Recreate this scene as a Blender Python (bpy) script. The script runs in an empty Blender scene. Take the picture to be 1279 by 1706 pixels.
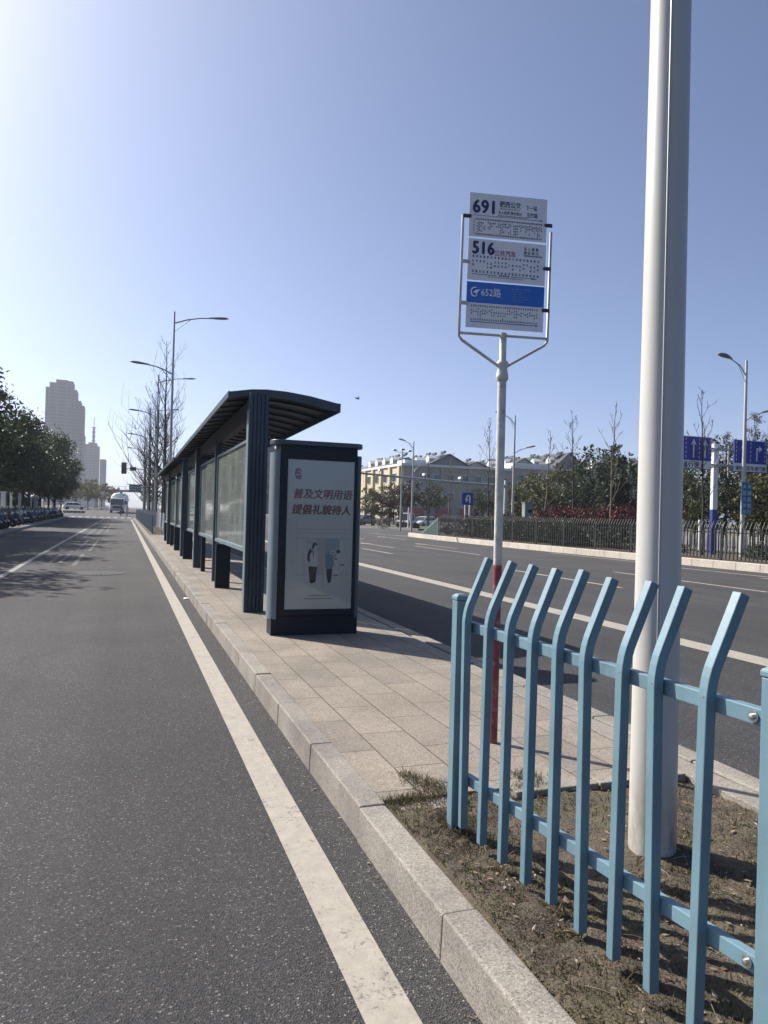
import bpy, math, random
import numpy as np
from mathutils import Vector, Matrix
R = math.radians
random.seed(7); rng = np.random.default_rng(7)
sc = bpy.context.scene
COL = sc.collection

# ------------------------------------------------------------------ camera
cam = bpy.data.cameras.new('camera'); camo = bpy.data.objects.new('camera', cam); COL.objects.link(camo)
cam.sensor_fit = 'VERTICAL'; cam.sensor_height = 36; cam.lens = 36 * 1230.0 / 1706.0
cam.clip_start = .05; cam.clip_end = 6000
YAW, PITCH, ROLL = R(19.334), R(.189), R(1.6)
fw = Vector((math.sin(YAW) * math.cos(PITCH), math.cos(YAW) * math.cos(PITCH), math.sin(PITCH)))
rt = Vector((math.cos(YAW), -math.sin(YAW), 0)); up = rt.cross(fw)
# photo is rolled so that plumb lines lean right at the top
rt2 = rt * math.cos(ROLL) + up * math.sin(ROLL); up2 = up * math.cos(ROLL) - rt * math.sin(ROLL)
m3 = Matrix((rt2, up2, -fw)).transposed()
camo.matrix_world = Matrix.Translation((0, 0, 1.58)) @ m3.to_4x4()
sc.camera = camo
sc.render.resolution_x, sc.render.resolution_y = 768, 1024

# ------------------------------------------------------------------ sky, sun, exposure
SUN_AZ, SUN_EL = -39.0, 40.0          # azimuth from +Y towards +X
w = bpy.data.worlds.new('World'); sc.world = w; w.use_nodes = True
nt = w.node_tree; bg = nt.nodes['Background']
sky = nt.nodes.new('ShaderNodeTexSky'); sky.sky_type = 'NISHITA'; sky.sun_disc = False
sky.sun_elevation = R(SUN_EL); sky.sun_rotation = R(SUN_AZ)
sky.altitude = 0; sky.air_density = .50; sky.dust_density = 2.0; sky.ozone_density = 4.6
nt.links.new(sky.outputs[0], bg.inputs[0]); bg.inputs[1].default_value = .100
sl = bpy.data.lights.new('sun', 'SUN'); sl.energy = 4.7; sl.angle = R(.55); sl.color = (1, .94, .85)
so = bpy.data.objects.new('sun', sl); COL.objects.link(so)
sd = Vector((math.sin(R(SUN_AZ)) * math.cos(R(SUN_EL)), math.cos(R(SUN_AZ)) * math.cos(R(SUN_EL)), math.sin(R(SUN_EL))))
so.rotation_euler = sd.to_track_quat('Z', 'Y').to_euler(); so.location = (-30, 40, 40)
sc.view_settings.view_transform = 'Standard'; sc.view_settings.look = 'None'
sc.view_settings.exposure = 0.88; sc.view_settings.gamma = 1.0
sc.render.engine = 'CYCLES'
sc.cycles.use_denoising = True
sc.cycles.max_bounces = 6; sc.cycles.diffuse_bounces = 3; sc.cycles.glossy_bounces = 3
sc.cycles.transparent_max_bounces = 16; sc.cycles.transmission_bounces = 4
sc.cycles.caustics_reflective = False; sc.cycles.caustics_refractive = False

# ------------------------------------------------------------------ helpers
class MB:
    def __init__(s): s.v = []; s.f = []; s.m = []
    def add(s, vs, fs, mi=0):
        o = len(s.v); s.v.extend([tuple(map(float, p)) for p in vs])
        for f in fs: s.f.append(tuple(i + o for i in f)); s.m.append(mi)
        return s
    def box(s, x0, x1, y0, y1, z0, z1, mi=0):
        vs = [(x, y, z) for z in (z0, z1) for y in (y0, y1) for x in (x0, x1)]
        return s.add(vs, [(0, 2, 3, 1), (4, 5, 7, 6), (0, 1, 5, 4), (2, 6, 7, 3), (0, 4, 6, 2), (1, 3, 7, 5)], mi)
    def hexa(s, vs, mi=0):      # 8 corners: bottom ring 0-3 ccw, top ring 4-7
        return s.add(vs, [(3, 2, 1, 0), (4, 5, 6, 7), (0, 1, 5, 4), (1, 2, 6, 5), (2, 3, 7, 6), (3, 0, 4, 7)], mi)
    def quad(s, a, b, c, d, mi=0): return s.add([a, b, c, d], [(0, 1, 2, 3)], mi)
    def poly(s, pts, mi=0): return s.add(pts, [tuple(range(len(pts)))], mi)
    def tube(s, pts, rad, n=8, mi=0, caps=True, squash=None):
        pts = [Vector(p) for p in pts]
        if not hasattr(rad, '__len__'): rad = [rad] * len(pts)
        vs = []; prev = None
        for i, p in enumerate(pts):
            t = (pts[min(i + 1, len(pts) - 1)] - pts[max(i - 1, 0)]).normalized()
            if prev is None:
                a = Vector((0, 0, 1)) if abs(t.z) < .9 else Vector((0, 1, 0))
                u = t.cross(a).normalized()
            else:
                u = (prev - t * prev.dot(t)).normalized()
            prev = u; v = t.cross(u)
            for k in range(n):
                an = 2 * math.pi * (k + .5) / n
                q = p + u * (math.cos(an) * rad[i]) + v * (math.sin(an) * rad[i])
                vs.append(q)
        fs = []
        for i in range(len(pts) - 1):
            for k in range(n):
                a = i * n + k; b = i * n + (k + 1) % n
                fs.append((a, b, b + n, a + n))
        if caps:
            fs.append(tuple(range(n - 1, -1, -1))); fs.append(tuple((len(pts) - 1) * n + k for k in range(n)))
        return s.add(vs, fs, mi)
    def lathe(s, prof, n=16, c=(0, 0, 0), mi=0, M=None):
        vs = []
        for r, z in prof:
            for k in range(n):
                a = 2 * math.pi * k / n
                p = Vector((r * math.cos(a), r * math.sin(a), z))
                if M is not None: p = M @ p
                vs.append(p + Vector(c))
        fs = []
        for i in range(len(prof) - 1):
            for k in range(n):
                a = i * n + k; b = i * n + (k + 1) % n
                fs.append((a, b, b + n, a + n))
        fs.append(tuple(range(n - 1, -1, -1))); fs.append(tuple((len(prof) - 1) * n + k for k in range(n)))
        return s.add(vs, fs, mi)
    def prism(s, poly, f0, f1, mi=0):     # poly: list of 2d; f0/f1 map 2d -> 3d for both ends
        n = len(poly); vs = [f0(*p) for p in poly] + [f1(*p) for p in poly]
        fs = [tuple(range(n - 1, -1, -1)), tuple(range(n, 2 * n))] + [(i, (i + 1) % n, (i + 1) % n + n, i + n) for i in range(n)]
        return s.add(vs, fs, mi)
    def ellipsoid(s, c, r, nu=12, nv=8, mi=0, M=None):
        prof = []
        vs = []
        for j in range(nv + 1):
            th = math.pi * j / nv
            for k in range(nu):
                a = 2 * math.pi * k / nu
                p = Vector((r[0] * math.sin(th) * math.cos(a), r[1] * math.sin(th) * math.sin(a), -r[2] * math.cos(th)))
                if M is not None: p = M @ p
                vs.append(p + Vector(c))
        fs = [(j * nu + k, j * nu + (k + 1) % nu, (j + 1) * nu + (k + 1) % nu, (j + 1) * nu + k) for j in range(nv) for k in range(nu)]
        return s.add(vs, fs, mi)
    def mesh(s, name, mats, smooth=False):
        me = bpy.data.meshes.new(name); me.from_pydata(s.v, [], s.f)
        for m in (mats if isinstance(mats, (list, tuple)) else [mats]): me.materials.append(m)
        me.polygons.foreach_set('material_index', s.m)
        if smooth:
            me.polygons.foreach_set('use_smooth', [True] * len(me.polygons))
            me.update(); me.set_sharp_from_angle(angle=R(smooth if smooth > 1 else 40))
        me.update(); return me
    def build(s, name, mats, parent=None, smooth=False, bevel=0, loc=None, seg=2):
        o = bpy.data.objects.new(name, s.mesh(name, mats, smooth)); COL.objects.link(o)
        if parent: o.parent = parent
        if loc: o.location = loc
        if bevel:
            b = o.modifiers.new('bevel', 'BEVEL'); b.width = bevel; b.segments = seg; b.limit_method = 'ANGLE'; b.angle_limit = R(35)
        return o
def tag(o, label=None, cat=None, group=None, kind=None):
    if label: o['label'] = label
    if cat: o['category'] = cat
    if group: o['group'] = group
    if kind: o['kind'] = kind
    return o
def thing(name, loc, label, cat, group=None, rz=0):
    o = bpy.data.objects.new(name, None); COL.objects.link(o); o.location = loc; o.rotation_euler.z = rz
    o.empty_display_size = .2
    return tag(o, label, cat, group)
KIDS = {}
def copy_tree(o, parent=None):
    c = o.copy(); COL.objects.link(c); c.parent = parent
    for ch in [x for x in COL.objects if x.parent == o]: copy_tree(ch, c)
    return c
def dup(o, loc, label, rz=None, scale=None):
    c = copy_tree(o); c.location = loc
    if rz is not None: c.rotation_euler.z = rz
    if scale is not None: c.scale = scale if hasattr(scale, '__len__') else (scale,) * 3
    c['label'] = label; return c
def struct(o, kind='structure'): o['kind'] = kind; return o
def sm(a, b, t):
    t = max(0, min(1, (t - a) / (b - a))); return t * t * (3 - 2 * t)
def gz(y): return .8 * sm(112, 150, y) + .6 * sm(150, 400, y)

# ------------------------------------------------------------------ materials
def mat(name, col, rough=.6, metal=0, var=.0, vscale=4, bump=0, bscale=60, spec=.5, dirt=None, dscale=1.5, damt=.5, coat=0, stretch=None):
    m = bpy.data.materials.new(name); m.use_nodes = True; t = m.node_tree; b = t.nodes['Principled BSDF']
    b.inputs['Base Color'].default_value = (*col, 1); b.inputs['Roughness'].default_value = rough
    b.inputs['Metallic'].default_value = metal; b.inputs['Specular IOR Level'].default_value = spec
    b.inputs['Coat Weight'].default_value = coat
    tc = t.nodes.new('ShaderNodeTexCoord'); src = tc.outputs['Object']
    if stretch:
        mp = t.nodes.new('ShaderNodeMapping'); mp.inputs['Scale'].default_value = stretch
        t.links.new(src, mp.inputs[0]); src = mp.outputs[0]
    last = None
    if var:
        n = t.nodes.new('ShaderNodeTexNoise'); n.inputs['Scale'].default_value = vscale; n.inputs['Detail'].default_value = 6
        t.links.new(src, n.inputs[0])
        r = t.nodes.new('ShaderNodeValToRGB'); r.color_ramp.elements[0].position = .3; r.color_ramp.elements[1].position = .7
        r.color_ramp.elements[0].color = (*[max(0, c * (1 - var)) for c in col], 1)
        r.color_ramp.elements[1].color = (*[min(1, c * (1 + var)) for c in col], 1)
        t.links.new(n.outputs[0], r.inputs[0]); last = r.outputs[0]
    if dirt:
        n = t.nodes.new('ShaderNodeTexNoise'); n.inputs['Scale'].default_value = dscale; n.inputs['Detail'].default_value = 8; n.inputs['Roughness'].default_value = .65
        t.links.new(src, n.inputs[0])
        r = t.nodes.new('ShaderNodeMapRange'); r.inputs[1].default_value = .52; r.inputs[2].default_value = .72; r.inputs[4].default_value = damt
        t.links.new(n.outputs[0], r.inputs[0])
        x = t.nodes.new('ShaderNodeMix'); x.data_type = 'RGBA'; x.inputs[7].default_value = (*dirt, 1); x.inputs[6].default_value = (*col, 1)
        if last: t.links.new(last, x.inputs[6])
        t.links.new(r.outputs[0], x.inputs[0]); last = x.outputs[2]
    if last: t.links.new(last, b.inputs['Base Color'])
    if bump:
        n = t.nodes.new('ShaderNodeTexNoise'); n.inputs['Scale'].default_value = bscale; n.inputs['Detail'].default_value = 4
        t.links.new(src, n.inputs[0])
        bp = t.nodes.new('ShaderNodeBump'); bp.inputs['Strength'].default_value = bump; bp.inputs['Distance'].default_value = .01
        t.links.new(n.outputs[0], bp.inputs['Height']); t.links.new(bp.outputs[0], b.inputs['Normal'])
    m['nodes'] = True
    return m
class G:   # tiny node graph builder
    def __init__(s, m): s.t = m.node_tree; s.b = s.t.nodes['Principled BSDF']
    def n(s, k, **kw):
        x = s.t.nodes.new(k)
        for a, v in kw.items(): setattr(x, a, v)
        return x
    def l(s, a, b): s.t.links.new(a, b)
    def coord(s, scale=None, rot=None):
        tc = s.n('ShaderNodeTexCoord')
        mp = s.n('ShaderNodeMapping')
        if scale: mp.inputs['Scale'].default_value = scale
        if rot: mp.inputs['Rotation'].default_value = rot
        s.l(tc.outputs['Object'], mp.inputs[0]); return mp.outputs[0]
    def noise(s, src, scale, detail=4, rough=.5):
        x = s.n('ShaderNodeTexNoise'); x.inputs['Scale'].default_value = scale; x.inputs['Detail'].default_value = detail; x.inputs['Roughness'].default_value = rough
        s.l(src, x.inputs[0]); return x.outputs[0]
    def ramp(s, src, stops):
        r = s.n('ShaderNodeValToRGB'); e = r.color_ramp.elements
        while len(e) < len(stops): e.new(.5)
        for q, (p, c) in zip(e, stops): q.position = p; q.color = (*c, 1) if hasattr(c, '__len__') else (c, c, c, 1)
        s.l(src, r.inputs[0]); return r.outputs[0]
    def mix(s, fac, a, b, mode='MIX'):
        x = s.n('ShaderNodeMix', data_type='RGBA', blend_type=mode)
        for k, v in ((0, fac), (6, a), (7, b)):
            if hasattr(v, 'is_linked') or hasattr(v, 'links'): s.l(v, x.inputs[k])
            elif k == 0: x.inputs[0].default_value = v
            else: x.inputs[k].default_value = (*v, 1)
        return x.outputs[2]
    def bump(s, h, st, d):
        b = s.n('ShaderNodeBump'); b.inputs['Strength'].default_value = st; b.inputs['Distance'].default_value = d
        s.l(h, b.inputs['Height']); s.l(b.outputs[0], s.b.inputs['Normal'])

def asphalt():
    m = mat('asphalt', (.08, .08, .085), .85, spec=.35); g = G(m); c = g.coord()
    vo = g.n('ShaderNodeTexVoronoi'); vo.inputs['Scale'].default_value = 150; g.l(c, vo.inputs[0])
    sep = g.n('ShaderNodeSeparateColor'); g.l(vo.outputs['Color'], sep.inputs[0])
    base = g.ramp(sep.outputs[0], [(0, (.027, .027, .0285)), (.45, (.050, .049, .051)), (.93, (.076, .074, .076)), (.975, (.15, .145, .14)), (1, (.30, .29, .27))])
    v2_ = g.n('ShaderNodeTexVoronoi'); v2_.inputs['Scale'].default_value = 62; g.l(c, v2_.inputs[0]); s2 = g.n('ShaderNodeSeparateColor'); g.l(v2_.outputs['Color'], s2.inputs[0])
    k1 = g.ramp(s2.outputs[1], [(.955, 0.0), (.97, 1.0)]); k2 = g.ramp(v2_.outputs['Distance'], [(.16, 1.0), (.26, 0.0)])
    mm = g.n('ShaderNodeMath', operation='MULTIPLY'); g.l(k1, mm.inputs[0]); g.l(k2, mm.inputs[1])
    base = g.mix(mm.outputs[0], base, (.25, .24, .23))
    big = g.ramp(g.noise(c, .45, 5, .6), [(.3, (.72, .72, .74)), (.7, (1.06, 1.04, 1.0))])
    base = g.mix(1, base, big, 'MULTIPLY')
    tr = g.ramp(g.noise(g.coord((1.6, .05, 1)), 1, 3, .5), [(.35, (.86, .86, .865)), (.65, (1.12, 1.12, 1.115))])   # worn wheel tracks along the road
    base = g.mix(1, base, tr, 'MULTIPLY')
    st = g.ramp(g.noise(c, 2.2, 6, .7), [(.66, (1, 1, 1)), (.76, (.72, .72, .72))])
    base = g.mix(.7, base, st, 'MULTIPLY')
    g.l(base, g.b.inputs['Base Color'])
    h = g.n('ShaderNodeMath', operation='ADD'); g.l(g.noise(c, 240, 3), h.inputs[0]); g.l(vo.outputs['Distance'], h.inputs[1])
    g.bump(h.outputs[0], .9, .006)
    return m
def paint(name, col, wear, lo=.36, hi=.52):
    m = mat(name, col, .75); g = G(m); c = g.coord()
    n1 = g.noise(c, 5, 8, .75); n2 = g.noise(c, 60, 5, .7)
    f = g.n('ShaderNodeMath', operation='ADD'); g.l(n1, f.inputs[0]); g.l(n2, f.inputs[1])
    k = g.ramp(f.outputs[0], [(lo, 0.0), (hi, 1.0)])
    f.operation = 'MULTIPLY'; f2 = g.n('ShaderNodeMath', operation='MULTIPLY'); g.l(n1, f2.inputs[0]); f2.inputs[1].default_value = 1
    f.operation = 'ADD'
    hv = g.n('ShaderNodeMath', operation='MULTIPLY'); g.l(f.outputs[0], hv.inputs[0]); hv.inputs[1].default_value = .5
    k = g.ramp(hv.outputs[0], [(lo, 0.0), (hi, 1.0)])
    tone = g.ramp(g.noise(c, 14, 6, .7), [(.3, tuple(x * .82 for x in col)), (.7, tuple(min(1, x * 1.08) for x in col))])
    g.l(g.mix(k, wear, tone), g.b.inputs['Base Color'])
    g.bump(n2, .5, .004); return m
def granite(name, col, slab=None, off=(0, 0), speck=150, stain=.35):
    m = mat(name, col, .8, spec=.3); g = G(m); c = g.coord()
    vo = g.n('ShaderNodeTexVoronoi'); vo.inputs['Scale'].default_value = speck; g.l(c, vo.inputs[0])
    sep = g.n('ShaderNodeSeparateColor'); g.l(vo.outputs['Color'], sep.inputs[0])
    base = g.ramp(sep.outputs[0], [(0, tuple(x * .55 for x in col)), (.25, tuple(x * .88 for x in col)), (.8, tuple(x * 1.08 for x in col)), (1, tuple(min(1, x * 1.35) for x in col))])
    big = g.ramp(g.noise(c, 1.7, 7, .65), [(.3, (1 - stain, 1 - stain, 1 - stain * .95)), (.62, (1.05, 1.05, 1.04))])
    base = g.mix(.8, base, big, 'MULTIPLY')
    h = g.noise(c, 170, 3)
    if slab:
        br = g.n('ShaderNodeTexBrick'); br.offset = .5; br.inputs['Scale'].default_value = 1
        br.inputs['Brick Width'].default_value = slab[0]; br.inputs['Row Height'].default_value = slab[1]
        br.inputs['Mortar Size'].default_value = .004; br.inputs['Mortar Smooth'].default_value = .1; br.inputs['Bias'].default_value = 0
        br.inputs['Color1'].default_value = (.86, .86, .87, 1); br.inputs['Color2'].default_value = (1.1, 1.09, 1.07, 1); br.inputs['Mortar'].default_value = (.28, .26, .24, 1)
        mp = g.n('ShaderNodeMapping'); mp.inputs['Rotation'].default_value = (0, 0, R(90)); mp.inputs['Location'].default_value = (off[1], off[0], 0)
        tc = g.n('ShaderNodeTexCoord'); g.l(tc.outputs['Object'], mp.inputs[0]); g.l(mp.outputs[0], br.inputs[0])
        base = g.mix(1, base, br.outputs[0], 'MULTIPLY')
        a = g.n('ShaderNodeMath', operation='MULTIPLY_ADD'); g.l(br.outputs['Fac'], a.inputs[0]); a.inputs[1].default_value = -1.2; g.l(h, a.inputs[2]); h = a.outputs[0]
    g.l(base, g.b.inputs['Base Color']); g.bump(h, .45, .004)
    return m
def leafmat(name, cols, rough=.55, trans=.25):
    m = mat(name, cols[0], rough); g = G(m)
    ge = g.n('ShaderNodeNewGeometry')
    n = len(cols); r = g.ramp(ge.outputs['Random Per Island'], [(i / max(1, n - 1), c) for i, c in enumerate(cols)])
    g.l(r, g.b.inputs['Base Color']); g.b.inputs['Specular IOR Level'].default_value = .3
    tr = g.n('ShaderNodeBsdfTranslucent'); g.l(r, tr.inputs[0])
    mx = g.n('ShaderNodeMixShader'); mx.inputs[0].default_value = trans
    out = [x for x in g.t.nodes if x.type == 'OUTPUT_MATERIAL'][0]
    g.l(g.b.outputs[0], mx.inputs[1]); g.l(tr.outputs[0], mx.inputs[2]); g.l(mx.outputs[0], out.inputs[0])
    return m
def glassmat(name, tint, milk, alpha, rough=.05):
    m = mat(name, milk, .4); g = G(m)
    tp = g.n('ShaderNodeBsdfTransparent'); tp.inputs[0].default_value = (*tint, 1)
    df = g.n('ShaderNodeBsdfDiffuse'); df.inputs[0].default_value = (*milk, 1)
    tl = g.n('ShaderNodeBsdfTranslucent'); tl.inputs[0].default_value = (*milk, 1)
    gl = g.n('ShaderNodeBsdfGlossy'); gl.inputs['Roughness'].default_value = rough; gl.inputs[0].default_value = (1, 1, 1, 1)
    a = g.n('ShaderNodeMixShader'); a.inputs[0].default_value = .5; g.l(df.outputs[0], a.inputs[1]); g.l(tl.outputs[0], a.inputs[2])
    b = g.n('ShaderNodeMixShader')
    c = g.coord(); k = g.ramp(g.noise(c, 1.6, 5, .6), [(.3, alpha * .7), (.7, min(1, alpha * 1.3))]); g.l(k, b.inputs[0])
    g.l(tp.outputs[0], b.inputs[1]); g.l(a.outputs[0], b.inputs[2])
    fr = g.n('ShaderNodeFresnel'); fr.inputs[0].default_value = 1.45
    d = g.n('ShaderNodeMixShader'); g.l(fr.outputs[0], d.inputs[0]); g.l(b.outputs[0], d.inputs[1]); g.l(gl.outputs[0], d.inputs[2])
    out = [x for x in g.t.nodes if x.type == 'OUTPUT_MATERIAL'][0]; g.l(d.outputs[0], out.inputs[0])
    return m
M = {}
M['asphalt'] = asphalt()
M['line'] = paint('line_paint', (.335, .305, .255), (.13, .12, .11), .385, .46)
M['line_worn'] = paint('worn_line_paint', (.34, .34, .34), (.09, .09, .095), .40, .56)
M['line_ghost'] = paint('ghost_line_paint', (.13, .13, .13), (.075, .075, .077), .49, .66)
M['slab'] = granite('pavement_slabs', (.25, .216, .178), (.65, .31), (-.225, .31))
M['granite'] = granite('kerb_granite', (.275, .25, .215), None, speck=170, stain=.55)
M['granite_pale'] = granite('pale_kerb_granite', (.52, .47, .40), None, speck=120, stain=.25)
M['granite_dark'] = granite('dark_kerb_granite', (.26, .25, .24), None)
M['paving_left'] = granite('left_paving', (.24, .225, .21), (.4, .4))
M['groove'] = mat('drain_dark', (.02, .02, .02), .9)
M['soil'] = mat('soil', (.082, .064, .044), .95, var=.45, vscale=9, bump=1, bscale=90, dirt=(.07, .075, .03), dscale=3, damt=.8)
M['ground'] = mat('ground_earth', (.12, .105, .07), .95, var=.4, vscale=.4, bump=.5, bscale=8)
M['lawn'] = mat('lawn', (.10, .115, .05), .95, var=.35, vscale=3, bump=.6, bscale=40)
def worn_blue():
    col = (.130, .222, .268); m = mat('blue_paint', col, .42); g = G(m); c = g.coord()
    base = g.ramp(g.noise(c, 2.3, 6, .6), [(.3, tuple(x * .80 for x in col)), (.7, tuple(x * 1.16 for x in col))])
    fade = g.ramp(g.noise(g.coord((30, 30, 3)), 1, 6, .7), [(.52, 0.0), (.75, .55)]); base = g.mix(fade, base, (.19, .27, .30))
    dirt = g.ramp(g.noise(g.coord((9, 9, 2.2)), 1, 8, .72), [(.56, 0.0), (.70, .6)]); base = g.mix(dirt, base, (.085, .115, .13))
    chip = g.ramp(g.noise(c, 38, 3, .6), [(.735, 0.0), (.755, 1.0)]); base = g.mix(chip, base, (.075, .045, .03))
    g.l(base, g.b.inputs['Base Color']); g.bump(g.noise(c, 26, 5, .6), .12, .004)
    g.l(g.ramp(g.noise(c, 5, 5), [(.3, .32), (.7, .6)]), g.b.inputs['Roughness']); return m
M['blue'] = worn_blue()
M['blue_far'] = mat('blue_paint_far', (.095, .145, .18), .5)
M['steel'] = mat('bolt_steel', (.55, .55, .53), .35, 1, var=.2, vscale=80)
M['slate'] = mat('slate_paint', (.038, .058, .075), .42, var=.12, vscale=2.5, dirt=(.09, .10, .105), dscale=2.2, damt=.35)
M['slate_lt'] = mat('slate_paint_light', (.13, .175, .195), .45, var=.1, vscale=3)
M['slate_dk'] = mat('slate_paint_dark', (.005, .009, .018), .4, var=.2, vscale=3, spec=.25)
M['roofmetal'] = mat('roof_metal', (.028, .044, .056), .3, var=.2, vscale=2, dirt=(.05, .055, .06), dscale=3, damt=.5)
M['polewhite'] = mat('pole_white', (.50, .49, .455), .42, var=.05, vscale=2, dirt=(.40, .36, .29), dscale=2.5, damt=.35, stretch=(1, 1, .25))
def pole_white():
    col = (.50, .49, .455); m = mat('pole_white', col, .42); g = G(m); c = g.coord()
    base = g.ramp(g.noise(g.coord((3, 3, .5)), 1, 6, .6), [(.3, tuple(x * .93 for x in col)), (.7, tuple(x * 1.05 for x in col))])
    st = g.ramp(g.noise(g.coord((22, 22, .7)), 1, 7, .7), [(.60, 0.0), (.74, .35)]); base = g.mix(st, base, (.33, .29, .23))
    sx = g.n('ShaderNodeSeparateXYZ'); g.l(c, sx.inputs[0])
    hz_ = g.n('ShaderNodeMapRange'); hz_.inputs[1].default_value = .0; hz_.inputs[2].default_value = .42; hz_.inputs[3].default_value = 1; hz_.inputs[4].default_value = 0; g.l(sx.outputs[2], hz_.inputs[0])
    mu = g.n('ShaderNodeMath', operation='MULTIPLY'); g.l(hz_.outputs[0], mu.inputs[0]); g.l(g.ramp(g.noise(g.coord((14, 14, 5)), 1, 8, .7), [(.38, 0.0), (.62, 1.0)]), mu.inputs[1])
    base = g.mix(mu.outputs[0], base, (.24, .19, .135))
    g.l(base, g.b.inputs['Base Color']); g.bump(g.noise(c, 9, 4), .05, .01); return m
M['polewhite'] = pole_white()
M['polegrey'] = mat('pole_grey', (.36, .37, .38), .45, .0, var=.08)
M['lampgrey'] = mat('lamp_grey', (.20, .22, .24), .4, .2)
M['signwhite'] = mat('sign_white', (.70, .71, .74), .45, var=.05, vscale=6)
M['sgalv'] = mat('galvanised', (.42, .43, .42), .5, .3, var=.15, vscale=12)
M['maroon'] = mat('maroon_paint', (.20, .035, .045), .5, var=.25, vscale=14, dirt=(.34, .30, .27), dscale=16, damt=.7)
M['ink'] = mat('ink_navy', (.020, .024, .095), .5)
M['inkgrey'] = mat('ink_grey', (.07, .075, .10), .5)
M['inkblack'] = mat('ink_black', (.012, .012, .014), .5)
M['inkpink'] = mat('ink_pink', (.42, .05, .16), .5)
M['bluesign'] = mat('sign_blue', (.008, .12, .50), .4)
M['bluetxt'] = mat('sign_blue_text', (.10, .27, .55), .5)
M['roadblue'] = mat('road_sign_blue', (.010, .030, .32), .4, var=.05)
M['white'] = mat('white_paint', (.78, .78, .77), .5, var=.04)
M['gantryblue'] = mat('gantry_blue', (.03, .045, .25), .45, var=.1)
M['poster'] = mat('poster_paper', (.85, .83, .77), .6, var=.03)
M['postred'] = mat('poster_red', (.24, .018, .028), .6)
M['logored'] = mat('logo_red', (.36, .05, .11), .6)
M['pblue'] = mat('poster_blue', (.50, .57, .60), .6)
M['pline'] = mat('poster_line', (.36, .37, .37), .6)
M['pwarm'] = mat('poster_warm', (.70, .65, .58), .6)
M['ppale'] = mat('poster_pale', (.86, .86, .85), .6)
M['pshirt'] = mat('poster_shirt', (.30, .40, .47), .6)
M['pglass'] = glassmat('poster_glass', (.93, .95, .95), (.6, .65, .68), .025, .02)
M['shglass'] = glassmat('shelter_glass', (.72, .83, .78), (.78, .86, .79), .46, .04)
M['tyre'] = mat('tyre_rubber', (.02, .02, .02), .8)
M['blackplastic'] = mat('black_plastic', (.02, .02, .022), .45)
M['chrome'] = mat('rim_metal', (.5, .5, .5), .3, .9)
M['carglass'] = mat('car_glass', (.02, .025, .03), .05, spec=.8)
M['carwhite'] = mat('car_white', (.72, .72, .72), .25, coat=.5)
M['cardark'] = mat('car_dark', (.06, .065, .075), .25, coat=.5)
M['headlight'] = mat('headlight_lens', (.7, .72, .72), .1, spec=.8)
M['bark'] = mat('bark', (.055, .045, .037), .9, var=.3, vscale=12, bump=.6, bscale=30)
M['bark_dark'] = mat('bark_dark', (.032, .028, .025), .9, var=.3, vscale=8)
M['bark_pale'] = mat('bark_pale', (.16, .13, .105), .9, var=.3, vscale=8)
M['leaf_dark'] = leafmat('camphor_leaves', [(.020, .035, .016), (.035, .055, .020), (.055, .075, .028), (.028, .045, .018), (.07, .085, .03)])
M['leaf_olive'] = leafmat('olive_leaves', [(.045, .055, .02), (.07, .08, .025), (.10, .095, .03), (.055, .065, .022)])
M['leaf_yellow'] = leafmat('willow_leaves', [(.10, .095, .04), (.15, .13, .05), (.08, .085, .04), (.19, .15, .06)])
M['leaf_red'] = leafmat('photinia_leaves', [(.085, .016, .022), (.14, .025, .034), (.06, .018, .02), (.045, .042, .02)])
M['leaf_purple'] = leafmat('loropetalum_leaves', [(.045, .022, .028), (.07, .03, .04), (.03, .02, .02), (.05, .045, .03)])
M['leaf_hedge'] = leafmat('hedge_leaves', [(.020, .032, .018), (.035, .05, .022), (.05, .065, .03), (.018, .026, .016)])
M['leaf_bud'] = leafmat('bud_leaves', [(.09, .055, .055), (.12, .08, .07), (.07, .05, .045)])
M['blade'] = leafmat('dry_blades', [(.10, .082, .045), (.14, .11, .06), (.07, .075, .03), (.20, .165, .10), (.05, .055, .022)], .8)
M['moss'] = leafmat('moss_blades', [(.060, .055, .026), (.080, .075, .034), (.095, .078, .042), (.05, .044, .024)], .8)
M['litter'] = leafmat('leaf_litter', [(.22, .15, .085), (.32, .25, .17), (.14, .085, .045), (.45, .40, .33), (.10, .06, .035)], .8)
M['darkgreenmetal'] = mat('dark_green_metal', (.010, .016, .016), .7)
M['greenmetal'] = mat('pale_green_metal', (.10, .17, .15), .5)
M['tower'] = mat('tower_render', (.085, .10, .13), .8, var=.08, vscale=.05)
M['towerdk'] = mat('tower_window_band', (.035, .042, .06), .4)
def towerband():
    m = mat('tower_window_rows', (.08, .09, .11), .45); g = G(m); tc = g.n('ShaderNodeTexCoord'); sx = g.n('ShaderNodeSeparateXYZ'); g.l(tc.outputs['Object'], sx.inputs[0])
    q = g.n('ShaderNodeMath', operation='MULTIPLY'); g.l(sx.outputs[2], q.inputs[0]); q.inputs[1].default_value = 1 / 3.0
    f = g.n('ShaderNodeMath', operation='FRACT'); g.l(q.outputs[0], f.inputs[0])
    g.l(g.ramp(f.outputs[0], [(.42, (.085, .10, .13)), (.44, (.03, .036, .05))]), g.b.inputs['Base Color']); return m
M['towerband'] = towerband()
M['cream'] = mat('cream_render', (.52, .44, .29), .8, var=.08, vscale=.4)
M['beige'] = mat('beige_render', (.34, .31, .26), .8, var=.1, vscale=.4)
M['gable'] = mat('grey_gable_render', (.22, .225, .235), .8, var=.08, vscale=.3)
M['roofdk'] = mat('dark_roof_tiles', (.035, .034, .040), .75, var=.2, vscale=3, bump=.5, bscale=6)
M['wtrim'] = mat('white_trim', (.66, .66, .64), .6)
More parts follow.
